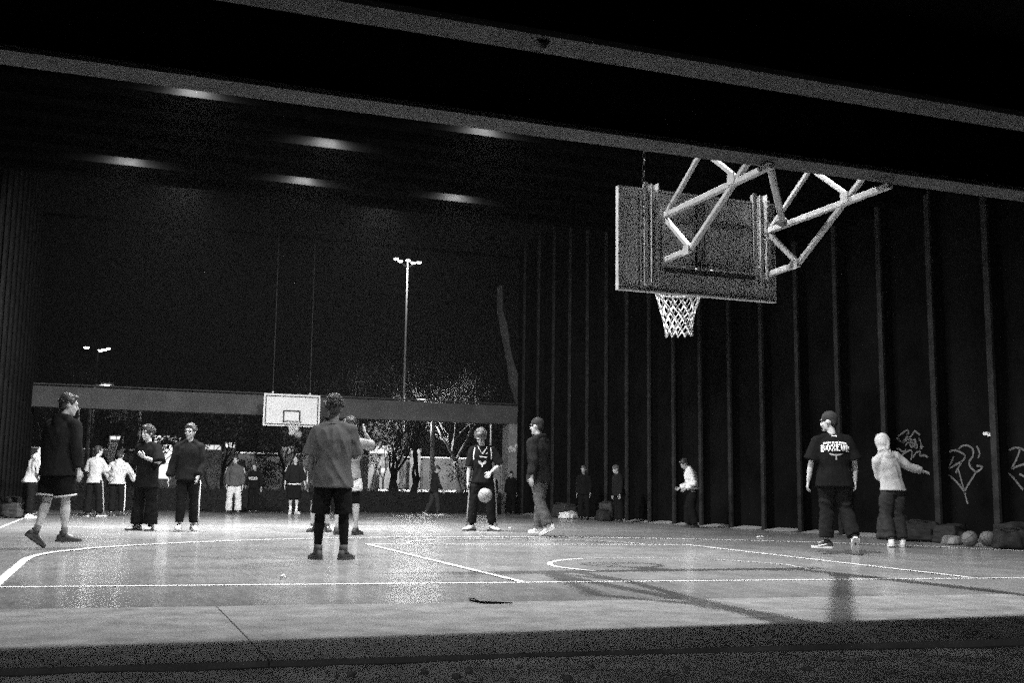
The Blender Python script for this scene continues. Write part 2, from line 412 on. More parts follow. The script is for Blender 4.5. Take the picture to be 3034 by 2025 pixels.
def hoop_rim(o, c, r=.225, toward=-1):
    mb = MB(); k = 36; ring = []
    cx, cy, cz = c
    for i in range(k):
        a0, a1 = 2*math.pi*i/k, 2*math.pi*(i+1)/k
        mb.tube([(cx+r*math.cos(a0), cy+r*math.sin(a0), cz), (cx+r*math.cos(a1), cy+r*math.sin(a1), cz)], .012, 6)
    mb.box((cx, cy+toward*(r+.08), cz-.02), (.16, .16, .02)); mb.box((cx, cy+toward*(r+.15), cz-.03), (.2, .02, .14))
    return part('rim', mb, rim_m, o, True)
hoop = root('basketball_hoop', (0, 1.1, 2.74), 'large basketball backboard seen from behind on steel trusses', 'basketball hoop')
BY = 1.12
mb = MB(); mb.b2((-.905, BY, 2.745), (.905, BY+.025, 3.775)); part('backboard', mb, board_b, hoop)
for nm, lo, hi in (('edge_strip', (-.915, BY-.035, 2.73), (-.9, BY+.03, 3.79)), ('edge_strip', (.9, BY-.035, 2.73), (.915, BY+.03, 3.79)),
                   ('edge_strip', (-.9, BY-.035, 2.73), (.9, BY+.03, 2.745)), ('edge_strip', (-.9, BY-.035, 3.775), (.9, BY+.03, 3.79))):
    mb = MB(); mb.b2(lo, hi); part(nm, mb, steel, hoop)
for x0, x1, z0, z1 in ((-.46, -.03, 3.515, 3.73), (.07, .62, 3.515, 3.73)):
    mb = MB(); mb.b2((x0, BY-.012, z0), (x1, BY-.002, z1)); bevel(part('backing_panel', mb, board_lit, hoop), .004, 1)
for x0, x1, z0, z1 in ((-.46, -.03, 3.0, 3.47), (.07, .62, 3.0, 3.47)):
    mb = MB(); mb.b2((x0, BY-.010, z0), (x1, BY-.002, z1)); bevel(part('backing_panel', mb, board_b, hoop), .004, 1)
mb = MB(); mb.b2((-.03, BY-.03, 2.98), (.07, BY-.024, 3.77)); mb.b2((-.03, BY-.03, 2.98), (-.024, BY, 3.77)); mb.b2((.064, BY-.03, 2.98), (.07, BY, 3.77)); part('centre_channel', mb, M('channel_dark', .16, .6, .3, 6), hoop)
mb = MB(); mb.bar((-.45, BY-.05, 3.49), (.64, BY-.05, 3.5), .03, .035); part('stiffener', mb, M('channel_dark', .16), hoop)
mb = MB(); mb.bar((-.44, BY-.07, 2.985), (.62, BY-.07, 2.985), .05, .05); mb.bar((.62, BY-.07, 2.985), (.72, BY-.07, 3.09), .05, .05); part('lower_bar', mb, steel, hoop)
mb = MB(); mb.bar((-.44, BY-.098, 2.955), (.62, BY-.098, 2.955), .012, .05); part('lower_lip', mb, steel_dark, hoop)
for x in (-.08, .1):
    mb = MB(); mb.ell((x, BY-.1, 2.985), (.014, .01, .014), None, 8, 6); part('bolt', mb, steel, hoop)
for lo, hi in (((-.47, BY-.022, 2.99), (-.452, BY-.002, 3.75)), ((.612, BY-.022, 2.99), (.63, BY-.002, 3.75)), ((-.45, BY-.022, 3.735), (.61, BY-.002, 3.753)), ((-.665, BY-.02, 2.76), (-.65, BY-.002, 3.76))):
    mb = MB(); mb.b2(lo, hi); part('inner_frame', mb, steel, hoop)
def channel(x0, x1, z0, z1):
    mb = MB(); mb.b2((x0, BY-.1, z0), (x0+.012, BY, z1)); mb.b2((x1-.012, BY-.1, z0), (x1, BY, z1))
    mb.b2((x0+.012, BY-.02, z0), (x1-.012, BY-.002, z1)); mb.b2((x0+.04, BY-.12, z0+.02), (x0+.052, BY-.02, z1-.02))
    mb.b2((x0-.03, BY-.1, z0), (x0, BY-.088, z1)); return mb
part('post', channel(-.63, -.49, 2.79, 3.84), steel, hoop)
part('post', channel(.64, .79, 2.84, 3.86), steel, hoop)
for tx, dz in ((-.42, 0), (.8, -.04)):
    tr = root('_t', (0, 0, 0)); bpy.data.objects.remove(tr)
    tx2 = tx
    mem = [((tx, 1.06, 3.51+dz), (tx, -.88, 3.50+dz)), ((tx, 1.08, 3.05+dz), (tx, .50, 3.06+dz)), ((tx, .55, 3.05+dz), (tx, -.66, 3.72)),
           ((tx, 1.03, 3.48+dz), (tx, .54, 3.08+dz)), ((tx, 1.02, 3.53+dz), (tx, .28, 3.99+dz)), ((tx, .30, 3.985+dz), (tx, -.28, 3.56+dz))]
    for i, (a, b) in enumerate(mem):
        mb = MB(); off = V((.004*i-.01, 0, 0))
        w = .054-.003*i
        mb.bar(V(a)+off, V(b)+off, w, .056-.003*i); bevel(part('truss_member', mb, steel, hoop), .006, 1)
    mb = MB(); mb.b2((tx-.045, 1.0, 3.0+dz), (tx+.0, 1.045, 3.6+dz)); part('truss_upright', mb, steel, hoop)
    mb = MB(); mb.b2((tx-.11, 1.02, 2.92+dz), (tx-.075, 1.09, 3.58+dz)); part('mounting_angle', mb, steel, hoop)
    mb = MB(); mb.b2((tx-.045, .49, 3.01+dz), (tx-.036, .60, 3.10+dz)); part('gusset', mb, steel, hoop)
    mb = MB(); mb.b2((tx-.045, -.33, 3.49+dz), (tx-.036, -.22, 3.59+dz)); part('gusset', mb, steel, hoop)
mb = MB(); mb.tube([(-.36, -.74, 3.56), (.74, .70, 3.50)], .034, 10); part('cross_brace', mb, steel, hoop, True)
mb = MB(); mb.ell((.74, .70, 3.49), (.06, .06, .05)); part('clamp', mb, M('channel_dark', .16), hoop, True)
hoop_rim(hoop, (0, 1.53, 2.83))
net(hoop, (0, 1.53, 2.83), .235, .14, .45, 12, 6)
def chain(a, b, nlink, label):
    c = root('chain', a, label, 'chain'); a = V(a); b = V(b)
    for i in range(nlink):
        p = a+(b-a)*(i+.5)/nlink; d = (b-a)/nlink
        mb = MB(); side = V((.012, 0, 0)) if i % 2 else V((0, .012, 0))
        q = [p-d*.62, p-d*.3+side, p+d*.3+side, p+d*.62, p+d*.3-side, p-d*.3-side, p-d*.62]
        mb.tube(q, .0035, 5); part('chain_link', mb, steel_dark, c)
chain((-.72, .9, 4.15), (-.72, .95, 3.2), 16, 'thin chain hanging at the left of the near backboard')
chain((.72, .9, 3.75), (.68, .95, 3.2), 10, 'thin chain hanging beside the right truss')

# ================================================================== FAR HOOP
fh = root('basketball_hoop', (0, 26.8, 2.73), 'white backboard with black frame and inner square at the far end', 'basketball hoop')
white = M('board_white', .8, .5, .06, 2, spec=.4); black = M('board_black', .02, .6, .2, 5)
mb = MB(); mb.b2((-.9, 26.8, 2.73), (.9, 26.84, 3.76)); part('backboard', mb, white, fh)
def frame(x0, x1, z0, z1, w, y, name, m=black):
    mb = MB(); mb.b2((x0, y-.004, z0), (x0+w, y, z1)); mb.b2((x1-w, y-.004, z0), (x1, y, z1)); mb.b2((x0+w, y-.004, z1-w), (x1-w, y, z1)); mb.b2((x0+w, y-.004, z0), (x1-w, y, z0+w))
    part(name, mb, m, fh)
frame(-.845, .845, 2.775, 3.705, .035, 26.798, 'border_line')
frame(-.28, .28, 2.86, 3.25, .05, 26.797, 'target_square')
hoop_rim(fh, (0.02, 26.42, 2.86), toward=1)
net(fh, (0.02, 26.42, 2.86), .23, .13, .4, 12, 5, .009)
for x in (-.62, .56):
    mb = MB(); mb.tube([(x, 26.83, 3.76), (x, 26.83, 3.83)], .03, 8); part('cable_lug', mb, white, fh)
    mb = MB(); mb.tube([(x, 26.83, 3.8), (x-.02, 26.85, 8.95)], .011, 6); part('cable', mb, M('cable', .03, .6, .2, 5), fh)
mb = MB(); mb.bar((-.5, 26.86, 3.0), (-.5, 28.3, 3.45), .06, .06); mb.bar((.5, 26.86, 3.0), (.5, 28.3, 3.45), .06, .06); part('support_arm', mb, steel_dark, fh)

# ================================================================== BEYOND THE FAR END
hedge_m = M('hedge_leaf', .04, .9, .5, 4, spec=0.0)
hedge = root('hedge', (0, 29.6, 0), 'low dark hedge along the far end of the court', 'hedge')
mb = MB(); mb.b2((-8.4, 29.1, -.17), (9, 29.75, .72)); part('hedge_core', mb, M('hedge_core', .012, .95, .4, 6), hedge)
mb = MB()
for i in range(9000):
    x = random.uniform(-8.4, 9); z = random.uniform(-.1, .82)+.05*noise.noise(V((x*.8, 0, 0))); y = 29.08+random.uniform(-.1, .12) if random.random() < .75 else random.uniform(29.1, 29.7)
    s = random.uniform(.02, .05); a = V((random.gauss(0, 1), random.gauss(0, 1), random.gauss(0, 1))).normalized(); b = a.orthogonal().normalized()
    c = a.cross(b); p = V((x, y, z))
    mb.add([p-b*s, p+c*s*.5, p+b*s, p-c*s*.5], [(0,1,2,3)])
lv = part('leaves', mb, hedge_m, hedge); lv['kind'] = 'stuff'
bark = M('bark', .016, .9, .4, 6, .5, 30, spec=0.0); leaf = M('night_leaf', .014, .9, .5, 3, spec=0.0)
def tree(loc, h, label, lean=(0, 0), seed=1, spread=.55, forks=3, levels=5, leaves=160, r0=.16, name='bare_tree', trunk_h=.25, bark=bark, lsize=1.0):
    rnd = random.Random(seed); t = root(name, loc, label, 'tree', 'trees beyond the far end')
    mb = MB(); tw = MB(); lf = MB(); tips = []
    def grow(p, d, l, r, lev):
        pts = [p]; rr = [r]; q = p.copy(); dd = d.copy()
        for i in range(4):
            dd = (dd+V((rnd.gauss(0, .13), rnd.gauss(0, .13), rnd.gauss(.04, .08)))).normalized()
            q = q+dd*l/4; pts.append(q.copy()); rr.append(r*(1-.4*(i+1)/4))
        (mb if lev >= levels-1 else tw).tube(pts, rr, 7 if lev > 2 else 4)
        if lev <= 1: tips.extend(pts[1:])
        if lev == 0: return
        for k in range(forks if lev > 1 else forks+1):
            a = rnd.uniform(0, 6.28); s = spread*rnd.uniform(.6, 1.3)
            o = dd.orthogonal().normalized(); o2 = dd.cross(o)
            nd = (dd+(o*math.cos(a)+o2*math.sin(a))*s+V((0, 0, .12))).normalized()
            st = pts[rnd.choice((2, 3, 4, 4))] if lev < levels else pts[rnd.choice((3, 4, 4))]
            grow(st.copy(), nd, l*rnd.uniform(.62, .85), rr[-1]*rnd.uniform(.6, .85), lev-1)
    grow(V(loc), V((lean[0], lean[1], 1)).normalized(), h*trunk_h, r0, levels)
    for i in range(leaves):
        p = rnd.choice(tips)+V((rnd.gauss(0, .12), rnd.gauss(0, .12), rnd.gauss(0, .1))); s = rnd.uniform(.03, .07)*lsize
        a = V((rnd.gauss(0, 1), rnd.gauss(0, 1), rnd.gauss(0, 1))).normalized(); b = a.orthogonal().normalized(); c = a.cross(b)
        lf.add([p-b*s, p+c*s*.5, p+b*s, p-c*s*.5], [(0,1,2,3)])
    part('trunk', mb, bark, t, True)
    cr = part('crown', tw, bark, t)
    if lf.v: l2 = part('leaves', lf, leaf, t); l2['kind'] = 'stuff'
    return t
tree((6.35, 38, -.17), 6.5, 'forked dark tree standing between the twin right trunks', (-.28, 0), 3, r0=.17, leaves=160)
tree((6.75, 38.6, -.17), 6.8, 'straight middle trunk of the dark tree group right of centre', (.05, 0), 5, r0=.15, leaves=160)
tree((6.95, 38, -.17), 6.8, 'rightmost forked trunk of the dark tree group right of centre', (.2, 0), 8, r0=.2, leaves=60, levels=4)
tree((1.45, 38, -.17), 6.2, 'leaning dark tree behind the far hoop', (.35, 0), 11, r0=.16, leaves=160)
tree((-1.0, 37, -.17), 6.4, 'slim dark tree left of the far hoop', (-.05, 0), 14, r0=.11, leaves=140)
tree((-2.1, 39, -.17), 6.4, 'slender tree near the bright sign', (.1, 0), 17, r0=.1, leaves=160)
tree((-5.4, 39, -.17), 7.2, 'wide dark tree at the far left', (.1, 0), 21, r0=.18, leaves=300)
tree((11.6, 44, -.17), 10.5, 'tall tree lit by the street lamp above the crossbeam', (-.12, 0), 25, levels=6, r0=.2, leaves=250, spread=.6, bark=M('lamplit_bark', .035, .9, .4, 6, spec=0.0))  # lamp glow on the crowns put into a paler bark colour
tree((5.2, 44.5, -.17), 9.6, 'lamplit spreading bare tree left of the tall mast above the crossbeam', (.1, 0), 33, levels=6, r0=.18, leaves=150, spread=.65, bark=M('lamplit_bark', .16))
tree((-6.9, 44, -.17), 9.0, 'dim bare tree around the left lamp mast', (.1, 0), 35, levels=6, r0=.18, leaves=200, spread=.65)
for i, (x, y, h) in enumerate(((-4.2, 33.5, 3.4), (.2, 34, 3.2), (3.2, 33, 3.6), (8.2, 34.5, 3.8), (-6.8, 35, 4.0))):
    tree((x, y, -.17), h, ('shrubby dark bush behind the pale hoodies', 'shrubby dark bush just right of the lettered person', 'shrubby dark bush right of the centre boy', 'shrubby dark bush behind the dribbler', 'shrubby dark bush at the far left corner')[i], (0, 0), 40+i, .75, 4, 4, 420, .05, 'shrub', .22)
for i, (x, lb) in enumerate(((-3.4, 'leafy street tree in front of the glowing sign'), (-.4, 'leafy street tree in front of the row of lit windows'), (8.2, 'leafy street tree in front of the bright window'), (3.4, 'leafy street tree far behind the far hoop'))):
    tree((x, 48.2, -.17), 5.6, lb, (0, 0), 60+i, .75, 4, 4, 1500, .07, 'street_tree', .36, lsize=1.9)
# street wall, lit signs and windows
sw = root('street_wall', (2, 52, 0), 'long pale wall across the street behind the trees', 'wall')
wall_l = M('street_wall_plaster', .055, .85, .5, .8, .2, 10)
x = -12.0; k = 0
while x < 20:
    w = 2.35; mb = MB(); mb.b2((x+.015, 52, -.17), (x+w-.015, 52.2, 2.5+(.12 if k % 3 else 0))); part('panel', mb, wall_l, sw); x += w; k += 1
mb = MB(); mb.b2((-12, 51.9, 2.63), (20, 52.25, 2.70)); part('coping', mb, M('coping_pale', .55, .7, .2, 4), sw)
def sign(x0, x1, z0, z1, y, s, label, cat='sign', name='lit_sign', split=1):
    o = root(name, ((x0+x1)/2, y, -.17), label, cat)
    mb = MB(); mb.b2((x0-.05, y+.02, -.17), (x1+.05, y+.16, z1+.06)); part('frame', mb, steel_dark, o)
    w = (x1-x0)/split
    for i in range(split):
        mb = MB(); mb.b2((x0+i*w+.02, y-.01, z0), (x0+(i+1)*w-.02, y+.015, z1)); part('lit_panel', mb, EM('sign_%g' % s, 1, s), o)
sign(-2.92, -2.3, 1.2, 2.9, 49.5, 1.6, 'glowing white sign between the smiling boy and the jacketed boy')
sign(-3.2, -1.9, 3.0, 3.35, 49.8, 1.3, 'bright shop light above the glowing sign', split=3)
sign(-1.3, .1, 2.72, 2.95, 49.8, .9, 'row of small lit windows left of the far hoop', 'window', 'lit_window', 4)
sign(7.9, 9.5, 2.75, 3.2, 49.8, 1.5, 'bright lit window showing through leaves beside the centre players', 'window', 'lit_window', 4)
sign(-5.3, -4.7, 3.1, 3.25, 49.8, 1.0, 'two small distant lights at the left', 'lamp', 'lit_window', 2)
sign(.3, .8, 2.85, 3.1, 49.8, 1.2, 'pair of bright small windows behind the far hoop post', 'window', 'lit_window', 2)
sign(3.2, 3.8, 2.8, 2.95, 49.8, .7, 'dim lit window right behind the far hoop', 'window', 'lit_window', 2)
sign(10.2, 10.7, 2.8, 3.0, 49.8, .9, 'small lit window through the right tree group', 'window', 'lit_window', 2)
sign(8.33, 8.6, 1.70, 1.95, 49.0, 1.1, 'small square lit parking sign right of the centre players')
for i, x in enumerate((-4.0, 6.0, 14)):
    street_lamp((x, 47.5, -.17), 5.0, 60, 'added street lamp on the far pavement, %s' % ('left', 'middle', 'right')[i], lens=5)  # added lamps that light the street wall
fr = root('guard_rail', (9, 46, 0), 'low white guard rail beyond the tree group', 'railing')
mb = MB(); mb.b2((7.5, 46, .72), (12.5, 46.05, .82)); part('rail', mb, M('rail_white', .8, .5, .1, 4), fr)
for x in (7.6, 9, 10.5, 12): mb = MB(); mb.b2((x, 46.05, -.17), (x+.06, 46.1, .8)); part('post', mb, steel_dark, fr)

# ================================================================== PEOPLE
def remesh(mb, vox, it=3, fac=.5):
    me = mb.mesh('tmp'); o = bpy.data.objects.new('tmp', me); COL.objects.link(o)
    m = o.modifiers.new('r', 'REMESH'); m.mode = 'VOXEL'; m.voxel_size = vox; m.adaptivity = 0
    s = o.modifiers.new('s', 'SMOOTH'); s.factor = fac; s.iterations = it
    dg = bpy.context.evaluated_depsgraph_get()
    r = bpy.data.meshes.new_from_object(o.evaluated_get(dg))
    bpy.data.objects.remove(o); bpy.data.meshes.remove(me)
    r.shade_smooth()
    return r
def wrinkle(me, amp, seed, drape=True, ztop=9.0):
    nv = len(me.vertices); co = [0.0]*(3*nv); no = [0.0]*(3*nv)
    me.vertices.foreach_get('co', co); me.vertex_normals.foreach_get('vector', no)
    for i in range(nv):
        x, y, z = co[3*i:3*i+3]
        if drape: p = V((x*8.5+seed*7.1+z*3.2, y*8.5, z*2.6))
        else: p = V((x*6+seed*7.1, y*6, z*10+x*4))
        a = noise.noise(p); b = noise.noise(V((x*5-z*6, y*5+seed*3, z*7)))
        k = amp if z < ztop else amp*max(.45, 1-(z-ztop)*8)
        d = k*(.75-2.9*abs(a))+k*.8*b
        co[3*i] += no[3*i]*d; co[3*i+1] += no[3*i+1]*d; co[3*i+2] += no[3*i+2]*d*.4
    me.vertices.foreach_set('co', co); me.update()
def join_mesh(a, mb):
    bm = bmesh.new(); bm.from_mesh(a); t = mb.mesh('t', True); bm.from_mesh(t); bm.to_mesh(a); bm.free(); bpy.data.meshes.remove(t); a.shade_smooth()

skin_l = M('skin', .42, .55, .1, 12, .1, 60, spec=.4); skin_d = M('skin_dim', .3, .55, .12, 12, .1, 60, spec=.4)
hair_m = M('dark_hair', .018, .55, .4, 40, spec=.5); hair_b = M('brown_hair', .07, .6, .4, 40, spec=.5)
eye_m = M('eye_dark', .01, .3, .1, 5); lip_m = M('lip', .12, .5, .1, 20); teeth_m = M('teeth', .8, .4, .05, 5)
def cloth(v, name=None): return M('cloth_%g' % v if name is None else name, v, .95, .16, 9, .25, 160, spec=.04)

DEF = dict(lean=(0, .02), twist=0, head=(0, 0, 0),
           aR=((.16, .0, -1), (.08, .15, -1)), aL=((-.16, 0, -1), (-.08, .15, -1)),
           lR=((.06, 0, -1), (.0, -.02, -1), -8, 0), lL=((-.06, 0, -1), (.0, -.02, -1), 8, 0))
def vn(t): return V(t).normalized()
NP = [0]
def person(label, loc, phi, H, pose, top, bottom, shoes, hair='short', skin=skin_l, bulk=1.0, vox=.012, face=False, socks=None, group=None, hairmat=None, extra=None, hand=True, headmul=1.0):
    NP[0] += 1; sd = NP[0]; rnd = random.Random(sd*13)
    P = dict(DEF); P.update(pose); s = H/1.76
    pr = root('person', (loc[0], loc[1], 0), label, 'person', group)
    pr.rotation_euler = (0, 0, R(-20.3-phi))
    pel = V((0, 0, .93))
    tdir = V((P['lean'][0], P['lean'][1], 1)).normalized()
    tw = Matrix.Rotation(R(-P['twist']), 3, 'Z')
    SX = tw @ V((1, 0, 0)); SY = tdir.cross(SX).normalized()*1.0; SX = SY.cross(tdir)
    PX = V((1, 0, 0)); PY = V((0, 1, 0))
    neck = pel+tdir*.52
    hy, hp, ht = P['head']
    HR = Matrix.Rotation(R(-hy), 3, 'Z') @ Matrix.Rotation(R(-hp), 3, 'X') @ Matrix.Rotation(R(ht), 3, 'Y')
    HR = tw @ HR
    ndir = (tdir*.5+HR @ V((0, .12, 1))).normalized()
    hc = neck+ndir*.085+HR @ V((0, .012, .10))
    hm = headmul*1.05
    b2 = bulk
    J = {}
    for sd_, sg in (('R', 1), ('L', -1)):
        sh = pel+tdir*.44+SX*sg*.165*(.6+.4*b2)
        up, fo = P['a'+sd_][:2]
        el = sh+(tw @ vn(up))*.285; wr = el+(tw @ vn(fo))*.25
        J['sh'+sd_], J['el'+sd_], J['wr'+sd_] = sh, el, wr
        hp_ = pel+V((sg*.088, 0, -.03))
        th, shn, fy, fp = P['l'+sd_]
        kn = hp_+vn(th)*.425; an = kn+vn(shn)*.405
        J['hp'+sd_], J['kn'+sd_], J['an'+sd_] = hp_, kn, an
        J['F'+sd_] = Matrix.Rotation(R(-fy), 3, 'Z') @ Matrix.Rotation(R(-fp), 3, 'X')
    low = 9
    for q in 'RL':
        for c in ((0, -.07, -.085), (0, .19, -.085)): low = min(low, (J['an'+q]+J['F'+q] @ V(c)).z)
    dz = V((0, 0, -low))
    for k in list(J):
        if k[0] != 'F': J[k] = (J[k]+dz)
    pel = pel+dz; neck = neck+dz; hc = hc+dz
    def fin(mb): mb.v = [(x*s, y*s, z*s) for x, y, z in mb.v]; return mb
    # ---------------- torso rings
    def torso(mb, e, z0, ztop=.47, flare=0.0, shoulders=True):
        rr = [(z0, .150, .112, flare), (z0*.5+.02, .146, .108, flare*.6), (.12, .138, .102, 0), (.24, .150, .108, 0), (.34, .165, .115, 0), (.42, .160, .102, 0), (ztop, .115, .082, 0), (ztop+.045, .07, .066, -.4*e)]
        rings = []
        for z, rx, ry, fl in rr:
            t = max(0, min(1, z/.4)); ax = (PX*(1-t)+SX*t).normalized(); ay = (PY*(1-t)+SY*t).normalized()
            bb = b2 if z < .4 else (.5+.5*b2)
            rings.append((pel+tdir*z if z > 0 else pel+V((0, 0, z))+V((tdir.x, tdir.y, 0))*z*.3, ax*(rx*bb+e+fl), ay*(ry*bb+e+fl)))
        mb.loft(rings, 20)
        if shoulders:
            for q in 'RL':
                mb.tube([neck-tdir*.03, (neck+J['sh'+q])/2+tdir*.004, J['sh'+q]+tdir*.004], [.046+e*.8, .05+e*.8, .046+e*.8], 10)
                mb.ell(J['sh'+q], (.056*(.7+.3*b2)+e*.85,)*3)
    # ---------------- skin body
    mb = MB()
    torso(mb, -.012, -.06)
    mb.tube([neck-tdir*.05, neck+ndir*.05, hc-HR @ V((0, .012, .05))], [.058, .052, .052], 10)
    for q, sg in (('R', 1), ('L', -1)):
        mb.tube([J['sh'+q], J['sh'+q].lerp(J['el'+q], .45), J['el'+q], J['el'+q].lerp(J['wr'+q], .35), J['wr'+q]], [.05*b2**.5, .046*b2**.5, .036, .037*b2**.3, .026], 10)
        mb.ell(J['el'+q], (.037,)*3)
        k, a, h = J['kn'+q], J['an'+q], J['hp'+q]
        mb.tube([h, h.lerp(k, .4), k, k.lerp(a, .3), k.lerp(a, .7), a], [.083*b2**.5, .073*b2**.5, .052, .054*b2**.4, .038, .032], 12)
        mb.ell(k, (.053,)*3)
        mb.ell(a+J['F'+q] @ V((0, .03, -.03)), (.036, .08, .04), J['F'+q])
    E_ = lambda c, r, rot=HR: mb.ell(hc+HR @ (V(c)*hm), [x*hm for x in r], HR, 14, 10)
    E_((0, -.012, .022), (.076, .094, .104)); E_((0, .028, -.045), (.058, .062, .078)); E_((0, .072, -.098), (.026, .022, .022))
    E_((0, .074, .03), (.058, .022, .014)); E_((.036, .066, -.028), (.022, .022, .02)); E_((-.036, .066, -.028), (.022, .022, .02))
    mb.tube([hc+HR @ (V((0, .086, .02))*hm), hc+HR @ (V((0, .106, -.016))*hm), hc+HR @ (V((0, .108, -.03))*hm), hc+HR @ (V((0, .09, -.04))*hm)], [.009, .012, .015, .012], 8)
    E_((0, .086, -.066), (.024, .012, .009))
    for sg in (1, -1): E_((sg*.078, -.008, -.008), (.011, .019, .031))
    # palms
    hands = MB()
    if hand:
        for q, sg in (('R', 1), ('L', -1)):
            fa = (J['wr'+q]-J['el'+q]).normalized()
            hd = P.get('h'+q); d = (tw @ vn(hd)) if hd else fa
            side = tw @ V(P.get('p'+q, (0, 1, 0)))          # thumb side
            side = (side-d*side.dot(d)).normalized(); nrm = d.cross(side)*sg  # palm normal-ish
            w = J['wr'+q]
            mb.loft([(w, side*.024, nrm*.018), (w+d*.03, side*.034, nrm*.016), (w+d*.07, side*.041, nrm*.015), (w+d*.092, side*.038, nrm*.012)], 10)
            curl = P.get('c'+q, .45)
            for i, (o, l) in enumerate(((.030, .068), (.010, .078), (-.010, .072), (-.029, .056))):
                b = w+d*(.084-.004*abs(i-1))+side*o
                sp = side*o*.55
                p1 = b+(d-nrm*curl*.35+sp*.9).normalized()*l*.42
                p2 = p1+(d*(1-curl*.5)-nrm*curl*.9+sp*.5).normalized()*l*.33
                p3 = p2+(d*(1-curl)-nrm*curl*1.3).normalized()*l*.27
                hands.tube([b-d*.012, b, p1, p2, p3], [.0085, .0092, .0085, .0078, .0055], 7)
            b = w+d*.03+side*.028
            p1 = b+(d*.7+side*.75-nrm*.2).normalized()*.036; p2 = p1+(d*.95+side*.3-nrm*.3*curl).normalized()*.03
            hands.tube([b-side*.012, b, p1, p2, p2+(p2-p1)*.5], [.012, .0125, .011, .0095, .006], 7)
    fin(mb); fin(hands)
    body = remesh(mb, vox, 2)
    if hands.v: join_mesh(body, hands)
    link('body', body, skin, pr)
    # ---------------- face
    if face:
        for sg in (1, -1):
            f = MB(); f.ell((hc+HR @ (V((sg*.031, .079, .004))*hm)), (.0125, .008, .0075), HR, 8, 6); link('eye', fin(f).mesh('eye', True), eye_m, pr)
            f = MB(); f.tube([hc+HR @ (V((sg*.014, .094, .026))*hm), hc+HR @ (V((sg*.034, .093, .033))*hm), hc+HR @ (V((sg*.052, .080, .026))*hm)], [.004, .006, .003], 6); link('eyebrow', fin(f).mesh('eyebrow', True), hair_m, pr)
        f = MB(); f.tube([hc+HR @ (V((-.026, .087, -.062))*hm), hc+HR @ (V((0, .1, -.068))*hm), hc+HR @ (V((.026, .087, -.062))*hm)], [.003, .007, .003], 6); link('mouth', fin(f).mesh('mouth', True), teeth_m if face == 'smile' else lip_m, pr)
    # ---------------- hair
    hmt = hairmat or hair_m
    if hair not in ('hood', None):
        f = MB()
        big = {'short': .004, 'curly': .014, 'messy': .012, 'cap': .008, 'buzz': 0}[hair]
        if hair == 'cap':
            f.ell(hc+HR @ (V((0, -.012, .045))*hm), [x*hm for x in (.084, .104, .092)], HR, 16, 10); f.tube([hc+HR @ (V((0, .05, .035))*hm), hc+HR @ (V((0, .115, .028))*hm)], .048, 12, .16); f.ell(hc+HR @ (V((0, -.052, -.01))*hm), [x*hm for x in (.070, .054, .072)], HR, 14, 8)
        else:
            f.ell(hc+HR @ (V((0, -.022, .040))*hm), [x*hm for x in (.080+big, .094+big, .094+big)], HR, 16, 10)
            f.ell(hc+HR @ (V((0, -.05, -.015))*hm), [x*hm for x in (.070+big*.6, .054+big, .075)], HR, 14, 8)
            f.ell(hc+HR @ (V((0, .055, .098))*hm), [x*hm for x in (.052, .03+big, .026+big)], HR, 12, 8)
            for sg in (1, -1): f.ell(hc+HR @ (V((sg*.073, .012, .035))*hm), [x*hm for x in (.012, .03, .04)], HR, 8, 6)
        fin(f); hmsh = remesh(f, max(vox*.9, .010), 2)
        if hair != 'cap':
            tf = MB(); nt_ = {'short': 150, 'curly': 380, 'messy': 330, 'buzz': 60}[hair]; ln = {'short': .010, 'curly': .015, 'messy': .022, 'buzz': .006}[hair]
            for i in range(nt_):
                z = rnd.uniform(-.25, 1); a = rnd.uniform(0, 6.28); q = math.sqrt(1-z*z)
                d = V((q*math.cos(a), q*math.sin(a), z))
                if d.y > .45 and z < .5: continue
                p = hc+HR @ (V((0, -.022, .036))*hm+V((d.x*(.078+big), d.y*(.093+big), d.z*(.092+big)))*hm)
                dd = (HR @ d+V((rnd.gauss(0, .5), rnd.gauss(0, .5), rnd.gauss(.1, .4)))).normalized(); l = ln*rnd.uniform(.5, 1.2)
                tf.tube([p-dd*.008, p+dd*l*.5, p+dd*l+V((rnd.gauss(0, .006), rnd.gauss(0, .006), 0))], [.012, .010, .004], 5)
            fin(tf); join_mesh(hmsh, tf)
        link('hair', hmsh, hmt, pr)
    # ---------------- bottoms
    k = bottom['kind']; e = bottom.get('ease', .02); m = bottom['mat']
    mb = MB()
    ew = min(e, .012); hz = top.get('hem', -.12)
    mb.loft([(pel+V((0, 0, .05)), PX*(.125*b2), PY*(.092*b2)), (pel+V((0, 0, 0)), PX*(.138*b2), PY*(.102*b2)), (pel+V((0, 0, -.07)), PX*(.142*b2+ew), PY*(.110*b2+ew)), (pel+V((0, 0, -.12)), PX*(.11+e), PY*(.09+e))], 18)
    cut = bottom.get('len', 1.0)
